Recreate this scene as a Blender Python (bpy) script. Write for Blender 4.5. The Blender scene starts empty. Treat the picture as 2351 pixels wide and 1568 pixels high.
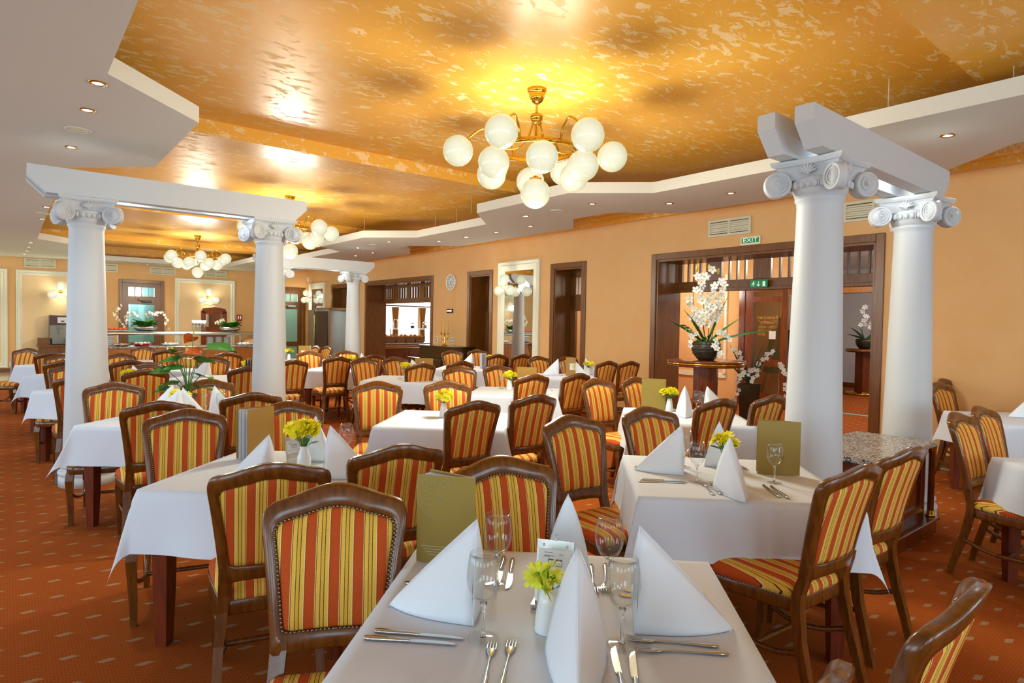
import bpy, math, random
from mathutils import Matrix, Vector
random.seed(7)
PI = math.pi
S2 = math.sqrt(.5)
sc = bpy.context.scene
C = bpy.context.collection

# ------------------------------------------------------------------ camera, world, exposure
cam_d = bpy.data.cameras.new('camera'); cam = bpy.data.objects.new('camera', cam_d); C.objects.link(cam)
cam_d.sensor_width = 36; cam_d.sensor_fit = 'HORIZONTAL'; cam_d.lens = 36*1420.55/2351
cam_d.clip_start = .05; cam_d.clip_end = 100
R0 = ((0.99479382, 0.01933871, -0.10005633), (0.10055643, -0.02689502, 0.99456778), (0.01654264, -0.99945119, -0.02869963))
m4 = Matrix(((R0[0][0], -R0[0][1], -R0[0][2], 0), (R0[1][0], -R0[1][1], -R0[1][2], 0), (R0[2][0], -R0[2][1], -R0[2][2], 1.53), (0, 0, 0, 1)))
cam.matrix_world = m4
sc.camera = cam
sc.view_settings.view_transform = 'Standard'; sc.view_settings.look = 'None'
sc.view_settings.exposure = 0.25; sc.view_settings.gamma = 1.0; sc.view_settings.use_curve_mapping = False
try:
    sc.cycles.use_denoising = True
    sc.cycles.use_light_tree = True
    sc.cycles.max_bounces = 6; sc.cycles.transparent_max_bounces = 16
    sc.cycles.caustics_reflective = False; sc.cycles.caustics_refractive = False
    sc.cycles.sample_clamp_indirect = 4
except Exception:
    pass
w = bpy.data.worlds.new('world'); sc.world = w; w.use_nodes = True
w.node_tree.nodes['Background'].inputs[0].default_value = (.76, .95, 1.08, 1)
w.node_tree.nodes['Background'].inputs[1].default_value = 1.0

CHAND_W = 200; DOWN_W = 30; WIN_W = 50; SCONCE_W = 16; COVE_W = 10

def wp(v, u, z=0.0):                     # wall frame (v across the room, u along it) to world
    return Vector(((v-u)*S2, (v+u)*S2, z))

def light(name, kind, loc, power, color=(1, 1, 1), size=.1, rot=None, parent=None, spot=None):
    d = bpy.data.lights.new(name, kind); d.energy = power; d.color = color
    if kind == 'AREA':
        d.shape = 'RECTANGLE'; d.size, d.size_y = size
    elif kind == 'SPOT':
        d.shadow_soft_size = size; d.spot_size = spot or 1.9; d.spot_blend = .7
    else:
        d.shadow_soft_size = size
    o = bpy.data.objects.new(name, d); C.objects.link(o); o.location = loc
    if rot: o.rotation_euler = rot
    if parent: o.parent = parent
    return o

# daylight through the windows of the left wall (v = -5.5) and of the wall behind the camera (u = -5)
for i, u in enumerate((-2.4, .9, 4.2, 7.5, 10.8, 14.1, 17.4)):
    light('daylight_left', 'AREA', wp(-5.35, u, 1.65), WIN_W, (.70, .94, 1.10), (2.0, 2.0), (PI/2, 0, PI/4-PI/2))
for i, v in enumerate((-3.4, -.2, 3.0, 6.2)):
    light('daylight_behind', 'AREA', wp(v, -4.85, 1.65), WIN_W, (.70, .94, 1.10), (2.0, 2.0), (PI/2, 0, PI/4))
# daylight in the bright side room behind the serving hatch
light('daylight_side_room', 'AREA', wp(11.4, 19.6, 1.8), 90, (.9, .95, 1.0), (3.6, 2.2), (PI/2, 0, PI/4+PI))
light('daylight_side_room_2', 'AREA', wp(13.6, 13.8, 1.8), 70, (.9, .95, 1.0), (2.5, 2.2), (PI/2, 0, PI/4+PI/2))
light('lobby_lamp', 'POINT', wp(10.0, 4.4, 2.7), 70, (1, .93, .82), .2)
light('lobby_lamp_2', 'POINT', wp(14.2, 3.4, 2.7), 130, (.95, .95, 1.0), .25)
light('lobby_lamp_3', 'POINT', wp(10.0, 7.6, 2.3), 55, (1, .93, .82), .2)
light('back_room_lamp', 'POINT', wp(3.1, 23.2, 2.3), 60, (.75, .95, 1.0), .2)
light('back_room_lamp_2', 'POINT', wp(7.4, 23.0, 2.3), 20, (.8, 1.0, .9), .2)

# ------------------------------------------------------------------ materials
def lin(c):
    return tuple((x/255/12.92 if x <= 10 else ((x/255+.055)/1.055)**2.4) for x in c) + (1,)
MATS = {}
def mat(name, rgb, rough=.6, metal=0., spec=.5, noise=None, bump=None, emit=None, alpha=None, coat=0):
    m = bpy.data.materials.new(name); m.use_nodes = True
    nt = m.node_tree; b = nt.nodes['Principled BSDF']
    b.inputs['Base Color'].default_value = lin(rgb); b.inputs['Roughness'].default_value = rough
    b.inputs['Metallic'].default_value = metal; b.inputs['Specular IOR Level'].default_value = spec
    if coat: b.inputs['Coat Weight'].default_value = coat; b.inputs['Coat Roughness'].default_value = .12
    if emit: b.inputs['Emission Color'].default_value = lin(emit[0]); b.inputs['Emission Strength'].default_value = emit[1]
    if noise or bump: tc = nt.nodes.new('ShaderNodeTexCoord')
    if noise:                                       # (other rgb, scale, stretch xyz, amount)
        mp = nt.nodes.new('ShaderNodeMapping'); mp.inputs['Scale'].default_value = noise[2]
        nt.links.new(tc.outputs['Object'], mp.inputs[0])
        n = nt.nodes.new('ShaderNodeTexNoise'); n.inputs['Scale'].default_value = noise[1]; n.inputs['Detail'].default_value = 5
        nt.links.new(mp.outputs[0], n.inputs[0])
        mx = nt.nodes.new('ShaderNodeMix'); mx.data_type = 'RGBA'
        mx.inputs[6].default_value = lin(rgb); mx.inputs[7].default_value = lin(noise[0])
        rm = nt.nodes.new('ShaderNodeMapRange'); rm.inputs[1].default_value = .35; rm.inputs[2].default_value = .65; rm.inputs[4].default_value = noise[3]
        nt.links.new(n.outputs[0], rm.inputs[0]); nt.links.new(rm.outputs[0], mx.inputs[0]); nt.links.new(mx.outputs[2], b.inputs['Base Color'])
    if bump:                                        # (scale, strength)
        n2 = nt.nodes.new('ShaderNodeTexNoise'); n2.inputs['Scale'].default_value = bump[0]; n2.inputs['Detail'].default_value = 4
        nt.links.new(tc.outputs['Object'], n2.inputs[0])
        bp = nt.nodes.new('ShaderNodeBump'); bp.inputs['Strength'].default_value = bump[1]; bp.inputs['Distance'].default_value = .01
        nt.links.new(n2.outputs[0], bp.inputs['Height']); nt.links.new(bp.outputs[0], b.inputs['Normal'])
    MATS[name] = m
    return m

def thin_glass(name, tint=(1, 1, 1), refl=1.0):
    m = bpy.data.materials.new(name); m.use_nodes = True; nt = m.node_tree
    nt.nodes.remove(nt.nodes['Principled BSDF'])
    out = nt.nodes['Material Output']
    t = nt.nodes.new('ShaderNodeBsdfTransparent'); t.inputs[0].default_value = (*tint, 1)
    g = nt.nodes.new('ShaderNodeBsdfGlossy'); g.inputs['Roughness'].default_value = .03
    fr = nt.nodes.new('ShaderNodeLayerWeight'); fr.inputs[0].default_value = .5
    pw = nt.nodes.new('ShaderNodeMath'); pw.operation = 'POWER'; pw.inputs[1].default_value = 4.5
    mu = nt.nodes.new('ShaderNodeMath'); mu.operation = 'MULTIPLY_ADD'; mu.inputs[1].default_value = .55*refl; mu.inputs[2].default_value = .04; mu.use_clamp = True
    nt.links.new(fr.outputs['Facing'], pw.inputs[0]); nt.links.new(pw.outputs[0], mu.inputs[0])
    mx = nt.nodes.new('ShaderNodeMixShader')
    nt.links.new(mu.outputs[0], mx.inputs[0]); nt.links.new(t.outputs[0], mx.inputs[1]); nt.links.new(g.outputs[0], mx.inputs[2])
    nt.links.new(mx.outputs[0], out.inputs[0]); return m

def N(nt, t, **kw):
    n = nt.nodes.new(t)
    for k, v in kw.items(): setattr(n, k, v)
    return n
def math_node(nt, op, a, b=None, clamp=False):
    n = N(nt, 'ShaderNodeMath', operation=op); n.use_clamp = clamp
    for i, x in enumerate((a, b)):
        if x is None: continue
        if isinstance(x, (int, float)): n.inputs[i].default_value = x
        else: nt.links.new(x, n.inputs[i])
    return n.outputs[0]
def mixc(nt, f, a, b):
    n = N(nt, 'ShaderNodeMix', data_type='RGBA')
    for i, x in ((0, f), (6, a), (7, b)):
        if isinstance(x, (tuple, float, int)): n.inputs[i].default_value = x
        else: nt.links.new(x, n.inputs[i])
    return n.outputs[2]

def stripe_fabric():
    m = mat('striped_fabric', (200, 80, 20), .75, spec=.25); nt = m.node_tree; b = nt.nodes['Principled BSDF']
    tc = N(nt, 'ShaderNodeTexCoord'); sp = N(nt, 'ShaderNodeSeparateXYZ'); nt.links.new(tc.outputs['Object'], sp.inputs[0])
    nz = N(nt, 'ShaderNodeTexNoise'); nz.inputs['Scale'].default_value = 260; nz.inputs['Detail'].default_value = 2
    nt.links.new(tc.outputs['Object'], nz.inputs[0])
    x = math_node(nt, 'ADD', sp.outputs[0], .0144+10*.072)
    x = math_node(nt, 'DIVIDE', x, .072); fx = math_node(nt, 'FRACT', x)
    r = N(nt, 'ShaderNodeValToRGB'); r.color_ramp.interpolation = 'CONSTANT'
    red = lin((190, 78, 22)); yel = lin((230, 188, 78)); ye2 = lin((222, 176, 66)); drk = lin((84, 50, 22)); crm = lin((240, 212, 140)); mar = lin((120, 36, 18))
    stops = [(0, red), (.40, mar), (.425, crm), (.455, yel), (.60, drk), (.63, ye2), (.755, drk), (.785, yel), (.945, drk), (.97, crm)]
    e = r.color_ramp.elements
    while len(e) < len(stops): e.new(.5)
    for i, (p, c) in enumerate(stops): e[i].position = p; e[i].color = c
    nt.links.new(fx, r.inputs[0])
    hsv = N(nt, 'ShaderNodeHueSaturation'); nt.links.new(r.outputs[0], hsv.inputs['Color'])
    v = math_node(nt, 'ADD', math_node(nt, 'MULTIPLY', nz.outputs[0], .5), .75)
    nt.links.new(v, hsv.inputs['Value']); nt.links.new(hsv.outputs[0], b.inputs['Base Color'])
    bp = N(nt, 'ShaderNodeBump'); bp.inputs['Strength'].default_value = .25; bp.inputs['Distance'].default_value = .002
    nt.links.new(nz.outputs[0], bp.inputs['Height']); nt.links.new(bp.outputs[0], b.inputs['Normal'])
    return m

def carpet():
    m = mat('carpet', (178, 72, 24), .95, spec=.1); nt = m.node_tree; b = nt.nodes['Principled BSDF']
    tc = N(nt, 'ShaderNodeTexCoord'); sp = N(nt, 'ShaderNodeSeparateXYZ'); nt.links.new(tc.outputs['Object'], sp.inputs[0])
    def cell(o, p, off):
        a = math_node(nt, 'DIVIDE', math_node(nt, 'ADD', o, off+50*p), p)
        return math_node(nt, 'MULTIPLY', math_node(nt, 'SUBTRACT', math_node(nt, 'FRACT', a), .5), p)
    P = .1835
    dx = cell(sp.outputs[0], P, 2.599+P/2); dy = cell(sp.outputs[1], P, -3.074+P/2)
    skew = math_node(nt, 'SUBTRACT', dy, math_node(nt, 'MULTIPLY', dx, .55))
    ax = math_node(nt, 'DIVIDE', math_node(nt, 'ABSOLUTE', dx), .040); ay = math_node(nt, 'DIVIDE', math_node(nt, 'ABSOLUTE', skew), .024)
    dd = math_node(nt, 'ADD', ax, ay)
    v = N(nt, 'ShaderNodeTexVoronoi'); v.inputs['Scale'].default_value = 110; nt.links.new(tc.outputs['Object'], v.inputs[0])
    inside = math_node(nt, 'LESS_THAN', math_node(nt, 'ADD', dd, math_node(nt, 'MULTIPLY', v.outputs['Distance'], .35)), 1.08)
    # small pin dots on a fine grid
    q = .0183
    ex = cell(sp.outputs[0], q, 0); ey = cell(sp.outputs[1], q, 0)
    rr = math_node(nt, 'ADD', math_node(nt, 'MULTIPLY', ex, ex), math_node(nt, 'MULTIPLY', ey, ey))
    dot = math_node(nt, 'LESS_THAN', rr, .0000105)
    n1 = N(nt, 'ShaderNodeTexNoise'); n1.inputs['Scale'].default_value = 240; n1.inputs['Detail'].default_value = 3; nt.links.new(tc.outputs['Object'], n1.inputs[0])
    n2 = N(nt, 'ShaderNodeTexNoise'); n2.inputs['Scale'].default_value = 1.3; n2.inputs['Detail'].default_value = 3; nt.links.new(tc.outputs['Object'], n2.inputs[0])
    base = mixc(nt, n2.outputs[0], lin((152, 74, 20)), lin((170, 88, 24)))
    base = mixc(nt, math_node(nt, 'MULTIPLY', n1.outputs[0], .5), base, lin((132, 54, 18)))
    base = mixc(nt, math_node(nt, 'MULTIPLY', dot, .28), base, lin((228, 140, 76)))
    motif = mixc(nt, math_node(nt, 'GREATER_THAN', n1.outputs[0], .52), lin((186, 146, 82)), lin((122, 114, 116)))
    col = mixc(nt, math_node(nt, 'MULTIPLY', inside, .85), base, motif)
    nt.links.new(col, b.inputs['Base Color'])
    bp = N(nt, 'ShaderNodeBump'); bp.inputs['Strength'].default_value = .5; bp.inputs['Distance'].default_value = .004
    nt.links.new(n1.outputs[0], bp.inputs['Height']); nt.links.new(bp.outputs[0], b.inputs['Normal'])
    return m

def gold_ceiling():
    m = mat('pearl_ochre_paint', (226, 150, 40), .45, spec=.45); nt = m.node_tree; b = nt.nodes['Principled BSDF']
    tc = N(nt, 'ShaderNodeTexCoord')
    mp = N(nt, 'ShaderNodeMapping'); mp.inputs['Scale'].default_value = (2.0, 4.2, 3); mp.inputs['Rotation'].default_value = (0, 0, -.1); nt.links.new(tc.outputs['Object'], mp.inputs[0])
    a = N(nt, 'ShaderNodeTexNoise'); a.inputs['Scale'].default_value = 3.0; a.inputs['Detail'].default_value = 7; a.inputs['Roughness'].default_value = .68; a.inputs['Distortion'].default_value = .7
    nt.links.new(mp.outputs[0], a.inputs[0])
    g = N(nt, 'ShaderNodeTexNoise'); g.inputs['Scale'].default_value = .9; g.inputs['Detail'].default_value = 2; nt.links.new(tc.outputs['Object'], g.inputs[0])
    t = math_node(nt, 'ADD', a.outputs[0], math_node(nt, 'MULTIPLY', math_node(nt, 'SUBTRACT', g.outputs[0], .5), .14))
    mr = N(nt, 'ShaderNodeMapRange'); mr.inputs[1].default_value = .555; mr.inputs[2].default_value = .585; nt.links.new(t, mr.inputs[0])
    base = mixc(nt, g.outputs[0], lin((234, 170, 60)), lin((240, 184, 76)))
    col = mixc(nt, math_node(nt, 'MULTIPLY', mr.outputs[0], .75), base, lin((246, 218, 164)))
    nt.links.new(col, b.inputs['Base Color'])
    ro = math_node(nt, 'ADD', math_node(nt, 'MULTIPLY', mr.outputs[0], .3), .36); nt.links.new(ro, b.inputs['Roughness'])
    bp = N(nt, 'ShaderNodeBump'); bp.inputs['Strength'].default_value = .25; bp.inputs['Distance'].default_value = .004
    nt.links.new(mr.outputs[0], bp.inputs['Height']); nt.links.new(bp.outputs[0], b.inputs['Normal'])
    return m

def granite():
    m = mat('granite', (170, 166, 158), .18, spec=.5); nt = m.node_tree; b = nt.nodes['Principled BSDF']
    tc = N(nt, 'ShaderNodeTexCoord'); v = N(nt, 'ShaderNodeTexVoronoi'); v.inputs['Scale'].default_value = 95; nt.links.new(tc.outputs['Object'], v.inputs[0])
    r = N(nt, 'ShaderNodeValToRGB'); r.color_ramp.interpolation = 'CONSTANT'
    stops = [(0, lin((60, 62, 66))), (.22, lin((150, 146, 140))), (.5, lin((206, 202, 194))), (.8, lin((178, 160, 142)))]
    e = r.color_ramp.elements
    while len(e) < len(stops): e.new(.5)
    for i, (p, c) in enumerate(stops): e[i].position = p; e[i].color = c
    s = N(nt, 'ShaderNodeSeparateColor'); nt.links.new(v.outputs['Color'], s.inputs[0]); nt.links.new(s.outputs[0], r.inputs[0]); nt.links.new(r.outputs[0], b.inputs['Base Color'])
    return m

M_fabric = stripe_fabric(); M_carpet = carpet(); M_gold = gold_ceiling(); M_granite = granite()
M_wood = mat('walnut_chair_wood', (116, 66, 18), .24, spec=.5, noise=((82, 44, 12), 9, (6, 6, 1), .8), coat=.25)
M_doorwood = mat('mahogany_door_wood', (126, 76, 20), .34, noise=((100, 56, 14), 5, (8, 8, .8), .8))
M_redwood = mat('red_mahogany', (120, 54, 18), .2, noise=((84, 36, 12), 6, (6, 6, 1), .8), coat=.3)
M_tablewood = mat('table_leg_wood', (120, 50, 20), .35, noise=((88, 34, 14), 6, (8, 8, 1), .8))
M_honey = mat('honey_counter_wood', (196, 134, 50), .35, noise=((168, 106, 36), 5, (1, 1, 8), .8))
M_brass = mat('brass', (212, 168, 62), .16, metal=1.)
M_nail = mat('nailhead_metal', (150, 140, 118), .3, metal=1.)
M_steel = mat('cutlery_steel', (205, 205, 200), .16, metal=1.)
M_chrome = mat('brushed_steel', (190, 192, 190), .3, metal=1.)
M_white = mat('white_column_paint', (204, 209, 213), .5, spec=.35)
M_soffit = mat('white_soffit_paint', (214, 214, 206), .75, spec=.2)
M_trimw = mat('cream_frame_paint', (236, 234, 214), .5)
M_wall = mat('peach_wall_paint', (228, 182, 126), .8, spec=.2, noise=((224, 174, 114), 3, (1, 1, 1), .6))
M_panel = mat('pale_peach_panel', (240, 208, 160), .8, spec=.2)
M_lobbyw = mat('lobby_offwhite_paint', (200, 196, 190), .8)
M_cloth = mat('white_linen', (220, 228, 240), .85, spec=.15, bump=(420, .06))
M_napkin = mat('white_napkin_linen', (232, 238, 246), .85, spec=.15, bump=(500, .05))
M_china = mat('white_porcelain', (232, 236, 238), .12, spec=.5)
M_petal = mat('yellow_petal', (255, 238, 34), .6)
M_petal2 = mat('lemon_petal', (244, 248, 84), .6)
M_orchid = mat('white_orchid_petal', (240, 238, 226), .6)
M_leaf = mat('green_leaf', (58, 128, 38), .35, noise=((36, 92, 28), 8, (1, 1, 1), .8))
M_dleaf = mat('dark_blade_leaf', (44, 66, 30), .45)
M_center = mat('green_flower_centre', (104, 168, 30), .7)
M_bud = mat('yellow_green_bud', (186, 180, 80), .6)
M_anth = mat('orange_anthurium_spathe', (206, 88, 26), .3)
M_menu = mat('olive_gold_cover', (150, 126, 50), .5)
M_menu2 = mat('ochre_cover', (164, 122, 44), .5)
M_print = mat('silver_print', (176, 168, 130), .45)
M_paper = mat('white_paper', (228, 226, 226), .8)
M_dpaper = mat('grey_page_edges', (178, 176, 184), .8)
M_ink = mat('grey_ink', (96, 98, 104), .8)
M_black = mat('black_plastic', (24, 24, 24), .4)
M_pot = mat('brown_glazed_basket', (66, 56, 34), .25, noise=((38, 32, 20), 30, (1, 1, 6), .9), bump=(40, .6))
M_terra = mat('terracotta_pot', (150, 100, 60), .6)
M_basket = mat('wicker', (150, 100, 48), .7, noise=((108, 66, 28), 60, (1, 1, 3), .8))
M_bread = mat('bread_crust', (206, 150, 78), .7)
M_grill = mat('cream_vent_metal', (214, 208, 180), .5)
M_dark = mat('dark_gap', (40, 34, 26), .8)
M_teal = mat('teal_carpet_edging', (120, 178, 176), .7)
M_tile = mat('cream_floor_tile', (196, 180, 140), .12)
M_green = mat('exit_sign_green', (0, 128, 70), .5, emit=((0, 128, 70), .25))
M_signw = mat('sign_white', (240, 246, 236), .5, emit=((240, 246, 236), .3))
M_red = mat('red_enamel', (176, 24, 44), .3)
M_signred = mat('red_sign', (150, 36, 24), .5)
M_mirror = mat('mirror_glass', (225, 225, 222), .02, metal=1.)
M_curtain = mat('ochre_curtain', (176, 124, 50), .8)
M_sheer = mat('glowing_sheer_curtain', (244, 246, 250), .9, emit=((236, 244, 255), .9))  # emission stands in for daylight coming through the sheers
M_frost = mat('frosted_door_glass', (150, 196, 184), .35, spec=.5)
M_candle = mat('yellow_candle', (222, 188, 74), .6)
M_piano = mat('dark_piano_lacquer', (58, 46, 22), .12, coat=.4)
M_goldtext = mat('gold_lettering', (214, 160, 60), .4)
M_hole = mat('socket_grey', (120, 120, 120), .6)
M_lampon = mat('lit_lamp', (255, 255, 255), .5, emit=((255, 250, 240), 9))
M_backlit = mat('lit_pale_teal_room', (150, 200, 205), .6)
M_glass = thin_glass('clear_glass', (.975, .985, .985), 1.5)
M_solidglass = mat('solid_glass', (255, 255, 255), .0); M_solidglass.node_tree.nodes['Principled BSDF'].inputs['Transmission Weight'].default_value = 1.0
M_pane = thin_glass('window_pane', (.94, .96, .94), 1.0)
def globe_mat():
    m = mat('opal_globe', (250, 248, 225), .15, spec=.5); nt = m.node_tree; b = nt.nodes['Principled BSDF']
    lw = N(nt, 'ShaderNodeLayerWeight'); lw.inputs[0].default_value = .5
    r = N(nt, 'ShaderNodeValToRGB'); e = r.color_ramp.elements
    e[0].position = 0; e[0].color = (1.08, 1.06, .82, 1); e[1].position = 1; e[1].color = (.56, .53, .27, 1)
    nt.links.new(lw.outputs['Facing'], r.inputs[0]); nt.links.new(r.outputs[0], b.inputs['Emission Color'])
    b.inputs['Emission Strength'].default_value = .74
    b.inputs['Base Color'].default_value = lin((50, 48, 36))
    return m
M_globe = globe_mat()

# ------------------------------------------------------------------ mesh building
class MB:
    def __init__(s): s.v = []; s.f = []; s.mi = []; s.sm = []
    def add(s, vs, fs, mi=0, smooth=True, M=None):
        o = len(s.v)
        s.v += [tuple(M @ Vector(p)) if M is not None else tuple(p) for p in vs]
        for f in fs: s.f.append([o+i for i in f]); s.mi.append(mi); s.sm.append(smooth)
        return s
    def box(s, a, b, mi=0, M=None, bev=0.):
        (x0, y0, z0), (x1, y1, z1) = a, b
        if bev <= 0:
            vs = [(x0, y0, z0), (x1, y0, z0), (x1, y1, z0), (x0, y1, z0), (x0, y0, z1), (x1, y0, z1), (x1, y1, z1), (x0, y1, z1)]
            return s.add(vs, [(0, 3, 2, 1), (4, 5, 6, 7), (0, 1, 5, 4), (1, 2, 6, 5), (2, 3, 7, 6), (3, 0, 4, 7)], mi, False, M)
        e = bev; rings = []
        for z, i in ((z0, e), (z0+e, 0), (z1-e, 0), (z1, e)):
            q = []
            for (cx, sx), (cy, sy) in (((x0, 1), (y0, 1)), ((x1, -1), (y0, 1)), ((x1, -1), (y1, -1)), ((x0, 1), (y1, -1))):
                a1 = (cx+sx*(i+e), cy+sy*i, z); a2 = (cx+sx*i, cy+sy*(i+e), z)
                q += [a2, a1] if (sx*sy > 0) else [a1, a2]
            rings.append(q)
        return s.loft(rings, True, True, mi, False, M)
    def loft(s, rings, closed=True, caps=True, mi=0, smooth=True, M=None):
        n = len(rings[0]); vs = [p for r in rings for p in r]; fs = []
        for i in range(len(rings)-1):
            for j in range(n if closed else n-1):
                k = (j+1) % n
                fs.append((i*n+j, i*n+k, (i+1)*n+k, (i+1)*n+j))
        s.add(vs, fs, mi, smooth, M)
        if caps and closed:
            s.add(rings[0], [tuple(reversed(range(n)))], mi, False, M); s.add(rings[-1], [tuple(range(n))], mi, False, M)
        return s
    def lathe(s, prof, n=24, mi=0, M=None, caps=False, smooth=True):
        rings = [[(r*math.cos(2*PI*j/n), r*math.sin(2*PI*j/n), z) for j in range(n)] for r, z in prof]
        return s.loft(rings, True, caps, mi, smooth, M)
    def tube(s, path, rad, n=8, mi=0, M=None, caps=True):
        path = [Vector(p) for p in path]; rings = []; up = None
        for i, p in enumerate(path):
            d = (path[min(i+1, len(path)-1)]-path[max(i-1, 0)])
            if d.length < 1e-9: d = Vector((0, 0, 1))
            d.normalize()
            if up is None:
                up = Vector((0, 0, 1)) if abs(d.z) < .9 else Vector((1, 0, 0))
            a = d.cross(up)
            if a.length < 1e-6: a = d.cross(Vector((0, 1, 0)))
            a.normalize(); b = a.cross(d).normalized(); up = b
            r = rad[i] if isinstance(rad, (list, tuple)) else rad
            rings.append([tuple(p+a*(r*math.cos(2*PI*j/n))+b*(r*math.sin(2*PI*j/n))) for j in range(n)])
        return s.loft(rings, True, caps, mi, True, M)
    def sphere(s, c, r, n=16, m=10, mi=0, sq=(1, 1, 1), M=None):
        rings = []
        for i in range(1, m):
            t = PI*i/m
            rings.append([(c[0]+sq[0]*r*math.sin(t)*math.cos(2*PI*j/n), c[1]+sq[1]*r*math.sin(t)*math.sin(2*PI*j/n), c[2]-sq[2]*r*math.cos(t)) for j in range(n)])
        s.loft(rings, True, False, mi, True, M)
        lo = (c[0], c[1], c[2]-sq[2]*r); hi = (c[0], c[1], c[2]+sq[2]*r)
        s.add([lo]+rings[0], [(0, (j+1) % n+1, j+1) for j in range(n)], mi, True, M)
        s.add([hi]+rings[-1], [(0, j+1, (j+1) % n+1) for j in range(n)], mi, True, M)
        return s
    def prism(s, poly, z0, z1, mi=0, M=None):
        return s.loft([[(x, y, z0) for x, y in poly], [(x, y, z1) for x, y in poly]], True, True, mi, False, M)
    def mesh(s, name, mats):
        me = bpy.data.meshes.new(name); me.from_pydata(s.v, [], s.f)
        for m in (mats if isinstance(mats, (list, tuple)) else [mats]): me.materials.append(m)
        me.polygons.foreach_set('material_index', s.mi); me.polygons.foreach_set('use_smooth', s.sm)
        me.update(); return me

def obj(name, mb, mats, parent=None, loc=None, rot=None, label=None):
    me = mb if isinstance(mb, bpy.types.Mesh) else mb.mesh(name, mats)
    o = bpy.data.objects.new(name, me); C.objects.link(o)
    if parent is not None: o.parent = parent
    if loc is not None: o.location = loc
    if rot is not None: o.rotation_euler = (0, 0, rot) if isinstance(rot, (int, float)) else rot
    if label: o['label'] = label
    return o
def tag(o, label, cat, group=None, kind=None):
    o['label'] = label; o['category'] = cat
    if group: o['group'] = group
    if kind: o['kind'] = kind
    return o
def thing(name, label, cat, loc=(0, 0, 0), rot=0, group=None):
    o = bpy.data.objects.new(name, None); C.objects.link(o); o.empty_display_size = .1
    o.location = loc; o.rotation_euler = (0, 0, rot) if isinstance(rot, (int, float)) else rot
    return tag(o, label, cat, group)
def wthing(name, label, cat, v=0, u=0, z=0, group=None, rot=0):   # in the wall frame: local x = v, local y = u
    return thing(name, label, cat, wp(v, u, z), PI/4+rot, group)
def struct(name, mb, mats, wall=True, parent=None, label=None):
    o = obj(name, mb, mats, parent, None, PI/4 if (wall and parent is None) else None)
    if parent is None: o['kind'] = 'structure'
    if label: o['label'] = label
    return o
def sempty(name, wall=True):
    o = bpy.data.objects.new(name, None); C.objects.link(o); o['kind'] = 'structure'
    if wall: o.rotation_euler = (0, 0, PI/4)
    return o
KIDS = {}
def dup(root, loc, rot, label, group=None):
    r = root.copy(); C.objects.link(r); r.location = loc
    r.rotation_euler = (0, 0, rot) if isinstance(rot, (int, float)) else rot
    r['label'] = label
    if group: r['group'] = group
    for ch in root.children:
        c = ch.copy(); C.objects.link(c); c.parent = r
        for g in ch.children:
            d = g.copy(); C.objects.link(d); d.parent = c
    return r
def catmull(pts, k=4, closed=False):
    out = []; n = len(pts); rng = range(n if closed else n-1)
    for i in rng:
        p0 = pts[(i-1) % n] if closed or i > 0 else pts[0]; p1 = pts[i]; p2 = pts[(i+1) % n]
        p3 = pts[(i+2) % n] if closed or i+2 < n else pts[-1]
        for j in range(k):
            t = j/k
            out.append(tuple(.5*(2*b+(c-a)*t+(2*a-5*b+4*c-d)*t*t+(3*b-a-3*c+d)*t**3) for a, b, c, d in zip(p0, p1, p2, p3)))
    if not closed: out.append(tuple(pts[-1]))
    return out
def T(x=0, y=0, z=0, rz=0, rx=0, ry=0):
    return Matrix.Translation((x, y, z)) @ Matrix.Rotation(rz, 4, 'Z') @ Matrix.Rotation(ry, 4, 'Y') @ Matrix.Rotation(rx, 4, 'X')

# ================================================================== SETTING
VW, UB, ZC, ZL = 8.2, 21.53, 3.55, 3.40           # right wall, back wall, vault height, downstand height
b = MB(); b.box((-5.5, -5, -.05), (VW, 16.9, 0)); b.box((VW, -5, -.05), (18, 9.5, 0)); b.box((VW, 9.5, -.05), (14.5, 20, 0))
fl = obj('floor', b, M_carpet); fl['kind'] = 'structure'
# the carpet pattern runs with the tables, so the mesh is rotated instead of the object
for v in fl.data.vertices:
    x, y = v.co.x, v.co.y; v.co.x, v.co.y = (x-y)*S2, (x+y)*S2
b = MB(); b.box((-5.5, 16.93, -.05), (VW, UB+3, -.002)); struct('floor', b, M_tile)
b = MB(); b.box((-5.5, 16.86, -.04), (1.6, 16.94, .006)); struct('trim_1', b, M_teal)
b = MB(); b.box((VW-.22, -5, -.04), (VW-.14, 2.9, .004)); struct('trim_2', b, M_teal)
b = MB(); b.box((11.74, 2.4, -.04), (11.86, 5.6, .004)); struct('trim_3', b, M_teal)

# ceiling: ochre field with downstand beams across it
b = MB(); b.box((-5.6, -5.1, ZC), (VW+.1, UB+.1, ZC+.1)); struct('ceiling', b, M_gold)
for u0, u1 in ((.85, 1.45), (6.88, 7.42), (12.55, 13.1), (18.0, 18.6)):
    b = MB(); b.box((-5.6, u0, ZL), (VW, u1, ZC+.01)); struct('ceiling', b, M_gold)
b = MB(); b.box((VW-.28, -5, 3.36), (VW+.02, UB, ZC+.01)); struct('ceiling', b, M_gold)
b = MB(); b.prism([(VW-.10, -5), (VW+.02, -5), (VW+.02, UB), (VW-.10, UB)], 3.285, 3.37); struct('trim_4', b, M_gold)
b = MB(); b.box((-5.5, UB-.5, 3.30), (VW, UB+.02, ZC)); struct('ceiling', b, M_gold)

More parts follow.
